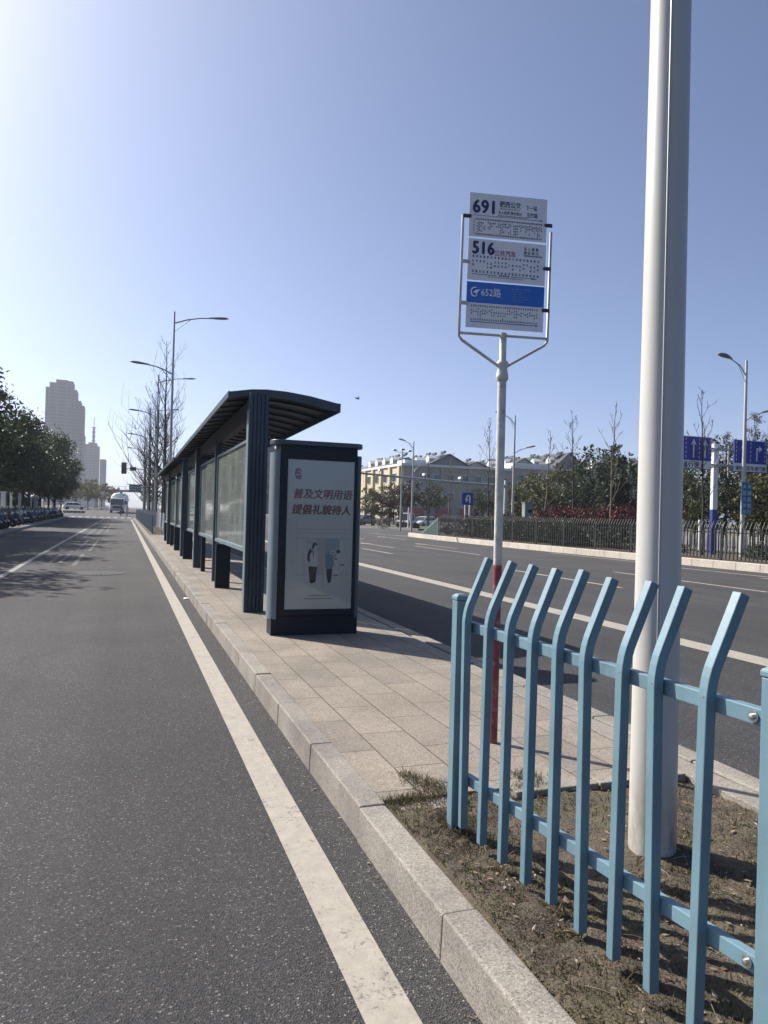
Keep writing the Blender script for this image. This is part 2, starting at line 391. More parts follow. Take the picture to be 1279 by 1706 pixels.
M['winglass'] = mat('window_glass', (.05, .06, .075), .12, spec=.7)
M['shopred'] = mat('shop_red', (.36, .03, .05), .5, var=.2, vscale=2)
M['concrete'] = mat('concrete', (.30, .30, .30), .85, var=.15, vscale=.8)
M['yellow'] = mat('yellow_paint', (.50, .47, .38), .6)
M['signgreen'] = mat('direction_sign', (.05, .10, .10), .5)
M['cabinet'] = mat('cabinet_grey_green', (.28, .32, .28), .5, var=.1)
M['skin'] = mat('skin', (.40, .25, .18), .6)
M['cloth_dark'] = mat('cloth_dark', (.02, .022, .03), .9)
M['cloth_pale'] = mat('cloth_pale', (.45, .45, .46), .9)
M['quilt'] = mat('quilt_blue', (.025, .045, .15), .7, var=.2, vscale=9)
M['quilt2'] = mat('quilt_navy', (.02, .025, .06), .7, var=.3, vscale=9)
M['quilt3'] = mat('quilt_slate', (.06, .09, .14), .7, var=.3, vscale=9)
M['sc_white'] = mat('scooter_white', (.42, .42, .42), .35, coat=.3)
M['sc_dark'] = mat('scooter_dark', (.03, .032, .04), .35, coat=.3)
M['sc_grey'] = mat('scooter_grey', (.16, .17, .19), .35, coat=.3)
M['iron'] = mat('cast_iron', (.055, .054, .053), .6, .4, var=.3, vscale=30, bump=.6, bscale=60)
M['sig_lens'] = mat('signal_lens', (.05, .02, .02), .3)

def grid_strip(xs, ys, zf):
    mb = MB(); nx = len(xs); vs = [(x if not callable(x) else x(y), y, zf(y)) for y in ys for x in xs]
    fs = [(j * nx + i, j * nx + i + 1, (j + 1) * nx + i + 1, (j + 1) * nx + i) for j in range(len(ys) - 1) for i in range(nx - 1)]
    return mb.add(vs, fs)
YS = [-12, 0, 20, 40, 60, 80, 100, 108, 112] + list(range(116, 160, 4)) + [170, 190, 220, 260, 320, 400, 480]
def rail_strip(mb, x0, x1, y0, y1, z, mi=0):    # flat strip following the ground profile
    ys = [y0] + [y for y in YS if y0 < y < y1] + [y1]
    for a, b in zip(ys[:-1], ys[1:]):
        mb.quad((x0, a, gz(a) + z), (x1, a, gz(a) + z), (x1, b, gz(b) + z), (x0, b, gz(b) + z), mi)
    return mb

# ================================================================== SETTING
big = [-900, -60, -20, 0, 20, 60, 150, 400, 1200]
struct(grid_strip(big, YS + [800, 2500], lambda y: gz(y) - .03).build('ground', M['ground']))
struct(grid_strip([-7.6, 1.2, 3.4, 21.5], YS[:-3], lambda y: gz(y)).build('road', M['asphalt']))
mb = MB(); mb.quad((-80, 109, .004), (60, 109, .004), (60, 113, .01), (-80, 113, .01))
mb = MB()
for a, b in zip([113, 118, 124, 130, 136], [118, 124, 130, 136, 142]):
    mb.quad((-80, a, gz(a) - .012), (-7.6, a, gz(a) - .012), (-7.6, b, gz(b) - .012), (-80, b, gz(b) - .012))
    mb.quad((21.5, a, gz(a) - .012), (90, a, gz(a) - .012), (90, b, gz(b) - .012), (21.5, b, gz(b) - .012))
mb.quad((21.5, 54, -.012), (60, 54, -.012), (60, 78, -.012), (21.5, 78, -.012))
struct(mb.build('cross_road', M['asphalt']))

# left pavement with its kerb
def kx(y): return -5.72 - max(0, y - 20) * .0195 + .3
mb = MB(); ys = [10, 25, 40, 60, 80, 100, 107]
for a, b in zip(ys[:-1], ys[1:]):
    mb.quad((-40, a, .14), (kx(a) - .15, a, .14), (kx(b) - .15, b, .14), (-40, b, .14))
mb.quad((-40, 107, -.02), (kx(107) - .15, 107, -.02), (kx(107) - .15, 107, .14), (-40, 107, .14))
struct(mb.build('pavement', M['paving_left']))
mb = MB()
for a, b in zip(ys[:-1], ys[1:]):
    xa, xb = kx(a), kx(b)
    mb.hexa([(xa - .15, a, -.02), (xa, a, -.02), (xb, b, -.02), (xb - .15, b, -.02), (xa - .15, a, .145), (xa - .02, a, .145), (xb - .02, b, .145), (xb - .15, b, .145)])
struct(mb.build('kerb', M['granite_dark']))

# the long island: front kerb stones, slabs, drain edge, soil
mb = MB(); r = random.Random(3)
y = -1.6
while y < 104:
    L = 1.0 if y < 40 else 4.0
    dx, dz = r.uniform(-.004, .004), r.uniform(-.005, .005)
    a, b = y + .002, y + L - .002
    x0, x1 = 1.10 + dx, 1.243 + dx
    mb.hexa([(x0, a, -.05), (x1, a, -.05), (x1, b, -.05), (x0, b, -.05), (x0 + .008, a, .165 + dz), (x1, a, .165 + dz), (x1, b, .165 + dz), (x0 + .008, b, .165 + dz)])
    y += L
k1 = struct(mb.build('kerb', M['granite'], bevel=.010, seg=3))
mb = MB(); mb.box(1.12, 1.235, -1.6, 104, -.06, .155); struct(mb.build('kerb_bed', M['groove']))
mb = MB(); mb.box(1.244, 3.035, 3.45, 40.3, .0, .160); struct(mb.build('pavement', M['slab']))
M['slab_edge'] = granite('edge_slabs', (.25, .225, .195), None, stain=.3)
mb = MB(); y = 1.0; r = random.Random(5)
while y < 40.2:
    b = min(y + .9, 40.3)
    mb.box(3.040, 3.205, y + .003, b - .003, .0, .158 + r.uniform(-.002, .002)); y += .9
struct(mb.build('edge_slabs', M['slab_edge'], bevel=.004))
mb = MB(); mb.box(3.20, 3.30, 1, 40.3, 0, .105); struct(mb.build('drain_slot', M['groove']))
mb = MB(); y = .6
while y < 40.2:
    b = y + 1.0
    mb.hexa([(3.285, y + .004, -.05), (3.45, y + .004, -.05), (3.45, b - .004, -.05), (3.285, b - .004, -.05), (3.285, y + .004, .14), (3.44, y + .004, .14), (3.44, b - .004, .14), (3.285, b - .004, .14)]); y += 1
struct(mb.build('kerb', M['granite'], bevel=.01))
mb = MB()    # edging strip where the slabs end and the soil begins
for x0, x1 in ((1.95, 2.45), (2.46, 2.75), (2.76, 3.03)):
    mb.box(x0, x1, 3.36, 3.446, 0, .165)
mb.box(1.30, 1.62, 3.31, 3.44, 0, .152)
struct(mb.build('edging_strip', M['granite'], bevel=.006))

# soil bed in front (displaced)
def hsoil(x, y):
    return .135 + .022 * math.sin(x * 4.1 + 1.3 * y) * math.sin(y * 3.3 - .7 * x) + .012 * math.sin(11 * x + 2) * math.sin(9 * y + x) + .028 * math.exp(-((x - 1.28) / .2) ** 2)
mb = MB(); nx, ny = 60, 120
xs = np.concatenate([[1.236, 1.246], np.linspace(1.262, 3.29, nx - 2)]); ysl = np.linspace(-1.5, 3.6, ny)
vs = [(x, y, min(hsoil(x, y), .150 if y > 3.3 else 9) + rng.normal(0, .004) - (.03 if y > 3.47 else 0) - (.06 if x < 1.24 else .03 if x < 1.25 else 0)) for y in ysl for x in xs]
fs = [(j * nx + i, j * nx + i + 1, (j + 1) * nx + i + 1, (j + 1) * nx + i) for j in range(ny - 1) for i in range(nx - 1)]
struct(mb.add(vs, fs).build('soil', M['soil'], smooth=True))
mb = MB(); mb.box(1.243, 3.44, 40.3, 104, 0, .15)
struct(mb.build('soil', M['soil']))
mb = MB()
def blades(n, xr, yr, size, up, keep=lambda x, y: True, zf=hsoil):
    b = MB(); c = 0
    while c < n:
        x = rng.uniform(*xr); y = rng.uniform(*yr)
        if not keep(x, y): continue
        c += 1
        z = zf(x, y) - .004; L = size * rng.uniform(.5, 1.4); a = rng.uniform(0, 6.283); lean = rng.uniform(.2, 1.3) if up else rng.uniform(1.1, 1.5)
        d = (math.cos(a) * math.sin(lean) * L, math.sin(a) * math.sin(lean) * L, math.cos(lean) * L)
        wd = size * .045 + .0012; px, py = -math.sin(a) * wd, math.cos(a) * wd
        b.add([(x - px, y - py, z), (x + px, y + py, z), (x + d[0] * .6 + px * .7, y + d[1] * .6 + py * .7, z + d[2] * .75), (x + d[0] * .6 - px * .7, y + d[1] * .6 - py * .7, z + d[2] * .75), (x + d[0], y + d[1], z + d[2])],
              [(0, 1, 2, 3), (3, 2, 4)])
    return b
def patch(x, y): return math.sin(3.1 * x + 1.7 * y) + math.sin(5.3 * y - 2.2 * x + 1) + math.sin(8 * x - 6 * y) * .6
g1 = blades(17000, (1.25, 3.2), (.4, 3.45), .022, True, lambda x, y: patch(x, y) > -1.1 or random.random() < .3)
tag(g1.build('dry_grass', M['blade']), 'dry brown grass and moss on the soil strip', 'grass', kind='stuff')
g2 = blades(20000, (1.25, 2.3), (.4, 3.45), .014, True, lambda x, y: (x < 1.75 and random.random() < .9) or patch(x * 1.3, y) > .9)
tag(g2.build('moss', M['moss']), 'greenish moss along the kerb edge', 'moss', kind='stuff')
b = MB()          # tufts pushing over the first slabs
for cx, cy, rx, ry, n in ((1.40, 3.44, .14, .05, 700), (1.56, 3.56, .09, .12, 800), (1.50, 3.72, .05, .09, 300), (2.12, 3.56, .07, .08, 420), (2.05, 3.42, .12, .04, 300), (1.45, 3.12, .12, .1, 700)):
    for i in range(n):
        x, y = cx + rng.normal(0, rx * .6), cy + rng.normal(0, ry * .6); a = rng.uniform(0, 6.283); L = rng.uniform(.012, .05); ln = rng.uniform(.5, 1.45)
        d = (math.cos(a) * math.sin(ln) * L, math.sin(a) * math.sin(ln) * L, math.cos(ln) * L); wd = .0022; px, py = -math.sin(a) * wd, math.cos(a) * wd; z = .158
        b.add([(x - px, y - py, z), (x + px, y + py, z), (x + d[0], y + d[1], z + d[2])], [(0, 1, 2)])
tag(b.build('grass_tufts', M['moss']), 'low grass tufts creeping over the slab edge', 'grass', kind='stuff')
b = MB()
for i in range(2000):
    x, y = rng.uniform(1.27, 3.2), rng.uniform(.5, 3.4)
    if y > 2.9 and rng.random() < .6: continue
    z = hsoil(x, y) + rng.uniform(.002, .014); a = rng.uniform(0, 6.283); L = rng.choice([.006, .010, .015, .022], p=[.4, .35, .20, .05]); W = L * rng.uniform(.25, .6)
    t = rng.normal(0, .35); c, s_ = math.cos(a), math.sin(a)
    q = [(-L, 0, 0), (-.2 * L, -W, .2 * L * t), (L, 0, L * t), (-.1 * L, W, .3 * W)]
    b.poly([(x + c * p - s_ * k, y + s_ * p + c * k, z + h) for p, k, h in q])
for i in range(300):     # twigs and straw
    x, y = rng.uniform(1.27, 3.2), rng.uniform(.5, 3.4); a = rng.uniform(0, 6.283); L = rng.uniform(.03, .10); z = hsoil(x, y) + .012
    d = Vector((math.cos(a), math.sin(a), rng.normal(0, .15))) * L
    b.tube([(x, y, z), Vector((x, y, z)) + d * .5 + Vector((0, 0, .004)), Vector((x, y, z)) + d], [.0016, .0013, .0008], 4)
tag(b.build('leaf_litter', M['litter']), 'dead leaf scraps and twigs lying on the soil', 'leaf litter', kind='stuff')

b = MB()
for i in range(420):
    y = rng.uniform(.6, 1) * 0 + rng.uniform(1.2, 20); x = 1.095 - abs(rng.normal(0, .035)); L = rng.choice([.004, .007, .012, .018], p=[.4, .35, .18, .07]); a = rng.uniform(0, 6.283)
    u = Vector((math.cos(a), math.sin(a), .1)) * L; v = Vector((-math.sin(a), math.cos(a), .25)) * L * rng.uniform(.3, .7); c = Vector((x, y, .006))
    b.poly([c - u, c - v * .8, c + u, c + v])
tag(b.build('gutter_grit', M['litter']), 'grit and leaf scraps gathered along the kerb foot', 'grit', kind='stuff')

# painted lines
mb = MB(); rail_strip(mb, .745, .915, -6, 101, .005); struct(mb.build('edge_line', M['line']))
mb = MB(); rail_strip(mb, -2.56, -2.42, 5, 106, .005); struct(mb.build('lane_line', M['line_worn']))
mb = MB()
for a in (20.4, 27.2, 34.0, 40.8, 52, 66): mb.quad((-2.55, a, .009), (-2.43, a, .009), (-2.43, a + 1.5, .009), (-2.55, a + 1.5, .009))
struct(mb.build('lane_line', M['line']))
mb = MB()      # worn old markings left of the lane
for (x0, x1, a, b_) in ((-1.95, -1.85, 22, 26), (-1.6, -1.5, 28, 38), (-1.2, -1.08, 28, 37), (-1.95, -1.83, 40, 62), (-1.5, -1.38, 44, 64), (-1.1, -1.0, 48, 72), (-1.7, -1.6, 22, 26), (-1.3, -1.18, 21, 26)):
    mb.quad((x0, a, .005), (x1, a, .005), (x1, b_, .005), (x0, b_, .005))
struct(mb.build('worn_marking', M['line_ghost']))
mb = MB()
for i in range(9):
    x = -7.2 + i * .95; a, b_ = 112.5, 116.5
    mb.quad((x, a, gz(a) + .012), (x + .48, a, gz(a) + .012), (x + .48, b_, gz(b_) + .02), (x, b_, gz(b_) + .02))
struct(mb.build('crosswalk', M['line']))
mb = MB(); rail_strip(mb, 6.80, 7.20, 2, 100, .005); struct(mb.build('edge_line', M['line']))
mb = MB()
for x, a, b_ in ((11.05, 14.6, 20.0), (10.15, 28, 32), (10.9, 44, 48), (14.25, 13.4, 19.2), (14.0, 27.8, 35.2), (14.1, 44, 49), (11.0, 5, 9), (14.2, 3, 8)):
    mb.quad((x, a, .005), (x + .15, a, .005), (x + .15, b_, .005), (x, b_, .005))
for x, a, b_ in ((12.15, 33, 37.2), (15.45, 33, 37.4), (17.0, 44, 48.6)):      # lane arrows
    mb.quad((x - .07, a, .005), (x + .07, a, .005), (x + .07, b_, .005), (x - .07, b_, .005)); mb.poly([(x - .3, b_, .005), (x + .3, b_, .005), (x, b_ + 1.3, .005)])
pts = [(15.9, 4), (16.5, 12), (16.9, 17), (17.3, 22), (17.8, 30), (18.0, 44), (18.2, 58)]
for (xa, a), (xb, b_) in zip(pts[:-1], pts[1:]): mb.quad((xa + 1.55, a, .005), (xa + 1.7, a, .005), (xb + 1.05, b_, .005), (xb + .9, b_, .005))
mb.quad((19.5, 52.5, .005), (22.0, 53.0, .005), (22.0, 53.5, .005), (19.5, 53, .005))
struct(mb.build('lane_marking', M['line']))

# planter bed across the road
P0 = [(19.85, -5), (20.0, 18), (19.6, 28), (19.25, 38), (19.5, 47), (19.9, 51.2), (20.6, 52.0)]
mb = MB()
def inset(P, d): return [(x + d, y) for x, y in P]
for (xa, ya), (xb, yb) in zip(P0[:-1], P0[1:]):
    n = max(1, int((yb - ya) / 1.0))
    for i in range(n):
        t0, t1 = i / n, (i + 1) / n
        x0, y0 = xa + (xb - xa) * t0, ya + (yb - ya) * t0 + .004; x1, y1 = xa + (xb - xa) * t1, ya + (yb - ya) * t1 - .004
        mb.hexa([(x0, y0, -.05), (x0 + .3, y0, -.05), (x1 + .3, y1, -.05), (x1, y1, -.05), (x0 + .01, y0, .27), (x0 + .3, y0, .27), (x1 + .3, y1, .27), (x1 + .01, y1, .27)])
struct(mb.build('kerb', M['granite_pale'], bevel=.015))
mb = MB()
for (xa, ya), (xb, yb) in zip(P0[:-1], P0[1:]): mb.quad((xa + .29, ya, .24), (60, ya, .26), (60, yb, .26), (xb + .29, yb, .24))
struct(mb.build('planting_bed', M['soil']))
mb = MB(); mb.add([(26, 84, -.02), (29.2, 72, -.02), (50, 76, -.02), (50, 96, -.02), (26, 84, .16), (29.2, 72, .16), (50, 76, .16), (50, 96, .16)], [(4, 5, 6, 7)]); struct(mb.build('lawn', M['lawn']))
mb = MB()
for (xa, ya), (xb, yb) in (((26, 84), (29.2, 72)), ((29.2, 72), (50, 76))):
    mb.hexa([(xa, ya, -.03), (xa - .2, ya - .25, -.03), (xb - .2, yb - .25, -.03), (xb, yb, -.03), (xa, ya, .2), (xa - .2, ya - .25, .2), (xb - .2, yb - .25, .2), (xb, yb, .2)])
struct(mb.build('kerb', M['granite_dark']))

# ================================================================== NEAR OBJECTS
# ---- light blue fence section on the soil
def post_mb(w, z0, z1):
    b = MB(); h = w / 2; b.box(-h, h, -h, h, z0, z1 - .03); k = h + .003
    b.hexa([(-k, -k, z1 - .028), (k, -k, z1 - .028), (k, k, z1 - .028), (-k, k, z1 - .028), (-k, -k, z1 - .012), (k, -k, z1 - .012), (k, k, z1 - .012), (-k, k, z1 - .012)])
    b.hexa([(-k, -k, z1 - .0115), (k, -k, z1 - .0115), (k, k, z1 - .0115), (-k, k, z1 - .0115), (-h * .6, -h * .6, z1), (h * .6, -h * .6, z1), (h * .6, h * .6, z1), (-h * .6, h * .6, z1)])
    return b
def picket_mb(w, z0, zb, dx, dz):
    prof = [(0, z0), (0, zb - .065), (.002, zb - .04), (.007, zb - .012), (.015, zb + .015), (.026, zb + .042), (.026 + dx, zb + .042 + dz)]
    h = w / 2; vs = []
    for i, (x, z) in enumerate(prof):
        if i == 0: t = Vector((0, 0, 1))
        elif i == len(prof) - 1: t = Vector((prof[i][0] - prof[i - 1][0], 0, prof[i][1] - prof[i - 1][1])).normalized()
        else: t = Vector((prof[i + 1][0] - prof[i - 1][0], 0, prof[i + 1][1] - prof[i - 1][1])).normalized()
        nrm = Vector((t.z, 0, -t.x))
        for a, c in ((-1, -1), (1, -1), (1, 1), (-1, 1)): vs.append(Vector((x, 0, z)) + nrm * (a * h) + Vector((0, c * h, 0)))
    fs = [(3, 2, 1, 0), tuple(range(len(vs) - 4, len(vs)))]
    for i in range(len(prof) - 1):
        for k in range(4): fs.append((4 * i + k, 4 * i + (k + 1) % 4, 4 * i + 4 + (k + 1) % 4, 4 * i + 4 + k))
    return MB().add(vs, fs)
fence = thing('blue_fence', (1.49, 3.12, .15), 'light blue steel fence section with bent picket tops on the soil strip', 'fence')
pm = post_mb(.054, -.1, 1.075)
pm.build('post', M['blue'], fence, bevel=.003, loc=(-.022, -.03, 0))
p2 = post_mb(.058, -.1, 1.075).build('post', M['blue'], fence, bevel=.003, loc=(.075, -1.70, 0))
rr = random.Random(2)
pk = picket_mb(.034, .03, 1.02, .078, .182).mesh('picket', M['blue'])
for i in range(9):
    o = bpy.data.objects.new('picket', pk); COL.objects.link(o); o.parent = fence
    t = i / 8; o.location = (-.012 + .066 * t, -.10 - 1.365 * t, rr.uniform(-.008, .008) - .01)
    o.rotation_euler = (rr.uniform(-.012, .012), rr.uniform(-.014, .014), rr.uniform(-.05, .05))
    m_ = o.modifiers.new('bevel', 'BEVEL'); m_.width = .003; m_.segments = 2; m_.limit_method = 'ANGLE'; m_.angle_limit = R(50)
for z, dz in ((.93, 0.0), (.235, .055)):
    b = MB()
    q = .009
    b.hexa([(-.008 + q, -.058, z - .022), (.072 + q, -1.672, z + dz - .024), (.112, -1.672, z + dz - .024), (.034, -.058, z - .022), (-.008 + q, -.058, z + .022), (.072 + q, -1.672, z + dz + .022), (.112, -1.672, z + dz + .022), (.034, -.058, z + .022)])
    rl = b.build('rail', M['blue'], fence, bevel=.003)
    for yy, zz in ((-.066, z), (-1.62, z + dz - .002)):
        b = MB(); x0 = .000 + (.08 / 1.62) * (-.058 - yy)
        Mx = Matrix.Rotation(R(-90), 3, 'Y')
        b.lathe([(.016, 0), (.016, .003), (.008, .0032), (.008, .011), (.004, .013)], 14, (x0, yy, zz), 0, Mx)
        b.build('bolt', M['steel'], rl, smooth=30)

# ---- big lamp post and the row of island lamps
def lamp_head(b, tip, root, mi=0):
    tip, root = Vector(tip), Vector(root); d = tip - root; L = d.length; t = d.normalized(); s_ = Vector((0, 1, 0)); n = t.cross(s_)
    prof = [(0, .05, .05), (.12, .075, .055), (.35, .15, .07), (.6, .19, .085), (.8, .17, .075), (.95, .09, .045), (1, .02, .015)]
    vs = []; k = 10
    for f, wy, wz in prof:
        for i in range(k):
            a = 2 * math.pi * i / k; zz = math.sin(a) * wz * (1 if math.sin(a) > 0 else .55)
            vs.append(root + t * (f * L) + s_ * (math.cos(a) * wy) + n * (-zz if n.z < 0 else zz))
    fs = [(i * k + q, i * k + (q + 1) % k, (i + 1) * k + (q + 1) % k, (i + 1) * k + q) for i in range(len(prof) - 1) for q in range(k)]
    b.add(vs, fs + [tuple(range(k - 1, -1, -1)), tuple((len(prof) - 1) * k + q for q in range(k))], mi); return b
def island_lamp(loc, label, rb=.1):
    t = thing('street_lamp', loc, label, 'street lamp', 'double arm street lamps on the island')
    MB().tube([(0, 0, -.2), (-.02, 0, 4), (-.03, 0, 8.5), (-.02, 0, 11.95)], [rb, rb * .82, rb * .64, rb * .45], 24).build('pole', M['polewhite'], t, smooth=50)
    for s_, z0, zt, L, hl in ((1, 11.35, 11.8, 1.85, .95), (-1, 8.6, 9.0, 1.25, .9)):
        b = MB(); x0 = -.02 + s_ * .05
        b.tube([(x0, 0, z0), (x0 + s_ * L * .35, 0, z0 + (zt - z0) * .55), (x0 + s_ * L * .7, 0, z0 + (zt - z0) * .88), (x0 + s_ * L, 0, zt)], [.04, .035, .032, .03], 8)
        b.tube([(x0, 0, z0 - .42), (x0 + s_ * L * .18, 0, z0 - .12), (x0 + s_ * L * .45, 0, z0 + (zt - z0) * .66)], .022, 6)
        arm = b.build('arm', M['polegrey'], t, smooth=50)
        lamp_head(MB(), (x0 + s_ * (L + hl), 0, zt + .08), (x0 + s_ * (L - .08), 0, zt)).build('lamp_head', M['lampgrey'], arm, smooth=60)
    return t
l0 = island_lamp((2.24, 2.68, .15), 'thick white lamp pole in the soil beside the blue fence', .102)
b = MB(); an = R(232); b.tube([(.1005 * math.cos(an), .1005 * math.sin(an), -.1), (-.02 + .085 * math.cos(an), .085 * math.sin(an), 4), (-.03 + .068 * math.cos(an), .068 * math.sin(an), 8.4)], .0045, 6); b.build('weld_seam', M['polewhite'], l0)
# plinth rust line and seam of the near pole
island = island_lamp((2.24, 41, .15), 'tall double arm street lamp right behind the bus shelter', .095)
for yy, lb in ((61, 'second double arm lamp behind the shelter, among bare trees'), (81, 'third double arm lamp along the island, among bare trees'), (100, 'farthest double arm lamp at the end of the island')):
    dup(island, (2.24, yy, .15), lb)

# ---- bus stop sign
sg = thing('bus_stop_sign', (2.23, 4.16, .16), 'bus stop sign pole with three route plates and red lower pole', 'bus stop sign', rz=0)
MB().tube([(0, 0, -.05), (0, 0, 1.12)], .0275, 16).build('pole_foot', M['maroon'], sg, smooth=50)
b = MB(); b.tube([(0, 0, 1.121), (-.005, 0, 2.28)], .0275, 16)
b.lathe([(.030, 2.281), (.039, 2.295), (.039, 2.32), (.034, 2.34), (.030, 2.375), (.037, 2.385), (.037, 2.40), (.022, 2.415), (.022, 2.585)], 16, (-.005, 0, 0))
M['poleold'] = mat('pole_old_paint', (.50, .50, .47), .55, var=.1, vscale=20, dirt=(.22, .16, .13), dscale=14, damt=.6, bump=.3, bscale=50)
b.build('pole', M['poleold'], sg, smooth=50)
fr = bpy.data.objects.new('plate_frame', None)
# frame and plates sit in a tilted local system: build with a matrix
PM = Matrix.Translation((-.005, 0, 2.44)) @ Matrix.Rotation(R(-11.5), 4, 'Z') @ Matrix.Rotation(R(.5), 4, 'Y') @ Matrix.Diagonal((.945, 1, 1, 1))
def tmb(b): b.v = [tuple(PM @ Vector(p)) for p in b.v]; return b
b = MB(); hw = .305
for s_ in (-1, 1):
    b.tube([(0, 0, -.08), (s_ * hw * .93, 0, .085), (s_ * hw, 0, .11), (s_ * hw, 0, .87 - (.0 if s_ < 0 else .06))], .0095, 8)
b.tube([(-hw, 0, .13), (hw, 0, .13)], .009, 8)
tmb(b).build('plate_frame', M['sgalv'], sg, smooth=50)
def text(b, s, size, x, z, y, mi, bold=0, shear=0, sx=1, align='LEFT', spacing=1, tilt=0):
    cu = bpy.data.curves.new('t', 'FONT'); cu.body = s; cu.size = size; cu.shear = shear; cu.align_x = align; cu.space_character = spacing; cu.resolution_u = 3
    ob = bpy.data.objects.new('t', cu); me = ob.to_mesh()
    cs = [(v.co.x, v.co.y) for v in me.vertices]; fs = [tuple(p.vertices) for p in me.polygons]
    offs = [(0, 0)] + ([(bold, 0), (-bold, 0), (0, bold * .7), (0, -bold * .7)] if bold else [])
    for k, (ox, oz) in enumerate(offs):
        b.add([(x + cx * sx + ox, y - .00012 * k, z + cy + oz + cx * tilt) for cx, cy in cs], fs, mi)
    ob.to_mesh_clear(); bpy.data.objects.remove(ob); bpy.data.curves.remove(cu); return b
def glyph(b, x, z, s, y, mi, r):       # an illegibly small character: a few strokes
    n = r.choice((2, 3, 3)); st = s * .30; s *= 1.15
    for i in range(n):
        zz = z + s * (i + .5) / n; a = r.uniform(0, .25) * s; q = s * r.uniform(.75, 1)
        b.quad((x + a, y, zz - st / 2), (x + q, y, zz - st / 2), (x + q, y, zz + st / 2), (x + a, y, zz + st / 2), mi)
    xx = x + s * r.uniform(.2, .7); b.quad((xx, y - .0002, z), (xx + st, y - .0002, z), (xx + st, y - .0002, z + s), (xx, y - .0002, z + s), mi)
SW = .535; rg = random.Random(11)
def curve_y(b, amt):     # plates are slightly bowed
    b.v = [(x, y - amt * (1 - (x / (SW / 2)) ** 2), z) for x, y, z in b.v]; return b
def plate(z0, z1, face, mats, blue=None, amt=0, rot=0):
    b = MB(); n = 14; th = .002
    for i in range(n):
        xa, xb = -SW / 2 + SW * i / n, -SW / 2 + SW * (i + 1) / n
        b.box(xa, xb, -.014, -.012, z0, z1, 0)
        if blue: b.quad((xa, -.0145, blue), (xb, -.0145, blue), (xb, -.0145, z1), (xa, -.0145, z1), 5)
    face(b)
    curve_y(b, amt)
    if rot:
        b.v = [(x * math.cos(rot) - (z - z0) * math.sin(rot), y, z0 + (z - z0) * math.cos(rot) + x * math.sin(rot)) for x, y, z in b.v]
    o = tmb(b).build('route_plate', mats, sg)
    return o
yf = -.0152; L = -SW / 2
SM = [M['signwhite'], M['ink'], M['inkgrey'], M['inkblack'], M['inkpink'], M['bluesign'], M['white'], M['bluetxt']]
def face1(b):
    t = 1.01
    text(b, '691', .115, L + .022, t - .122, yf, 1, .0048, 0, .92, 'LEFT', 1.08)
    text(b, '肥西公交', .040, L + .205, t - .072, yf, 2, .0012, 0, .92)
    for i in range(16): glyph(b, L + .207 + i * .0085, t - .090, .006, yf, 2, rg)
    text(b, '无人售票 票价贰元', .022, L + .197, t - .118, yf, 2, .0004, 0, .90)
    text(b, '下一站', .033, L + .385, t - .078, yf, 2, .0006, 0, .82)
    text(b, '玉竹路', .033, L + .390, t - .124, yf, 2, .0006, 0, .82)
    b.quad((L + .03, yf, t - .1405), (L + .49, yf, t - .1405), (L + .49, yf, t - .138), (L + .03, yf, t - .138), 2)
    b.poly([(L + .49, yf, t - .1455), (L + .51, yf, t - .14), (L + .49, yf, t - .1335)], 2)
    for i in range(26): glyph(b, L + .195 + i * .0078, t - .134, .006, yf, 2, rg)
    for i in range(39):
        x = L + .045 + i * .0118
        glyph(b, x, t - .168, .0085, yf, 3, rg); glyph(b, x, t - .262, .0085, yf, 3, rg)
        k = rg.randint(1, 4); z = t - .185 - rg.uniform(0, .012)
        for j in range(k):
            if rg.random() < .8: glyph(b, x, z - j * rg.choice((.017, .0175)), .0085, yf, 3, rg)
    for j in range(6): glyph(b, L + .03, t - .175 - j * .017, .0085, yf, 4, rg)
def face2(b):
    t = .722
    text(b, '516', .108, L + .028, t - .092, yf, 1, .0056, 0, .86, 'LEFT', 1.12)
    text(b, '公共汽车', .042, L + .178, t - .095, yf, 4, .0009, 0, .90)
    text(b, '无 人 售 票', .021, L + .382, t - .045, yf, 2, .0006, 0, 1.0)
    text(b, '票 价 贰 元', .021, L + .382, t - .070, yf, 2, .0006, 0, 1.0)
    for i in range(15): glyph(b, L + .383 + i * .0084, t - .085, .0075, yf, 2, rg)
    for i in range(19):
        x = L + .03 + i * .0248
        glyph(b, x, t - .118, .013, yf, 2 if i not in (5, 11) else 7, rg); glyph(b, x, t - .212, .013, yf, 2, rg)
        k = rg.choice((1, 2, 2, 2)); z = t - .146 - rg.choice((0, .012))
        for j in range(k): glyph(b, x, z - j * .024, .0115, yf, 2, rg)
    b.quad((L + .03, yf, t - .224), (L + .20, yf, t - .224), (L + .20, yf, t - .2205), (L + .03, yf, t - .2205), 1)
    b.quad((L + .30, yf, t - .224), (L + .46, yf, t - .224), (L + .46, yf, t - .2205), (L + .30, yf, t - .2205), 1)
    b.poly([(L + .44, yf - .0002, t - .2275), (L + .485, yf - .0002, t - .224), (L + .44, yf - .0002, t - .217)], 1)
    for i in range(6): glyph(b, L + .215 + i * .0125, t - .226, .010, yf, 2, rg)
    for i in range(24): glyph(b, L + .14 + i * .0103, t - .2375, .006, yf, 2, rg)
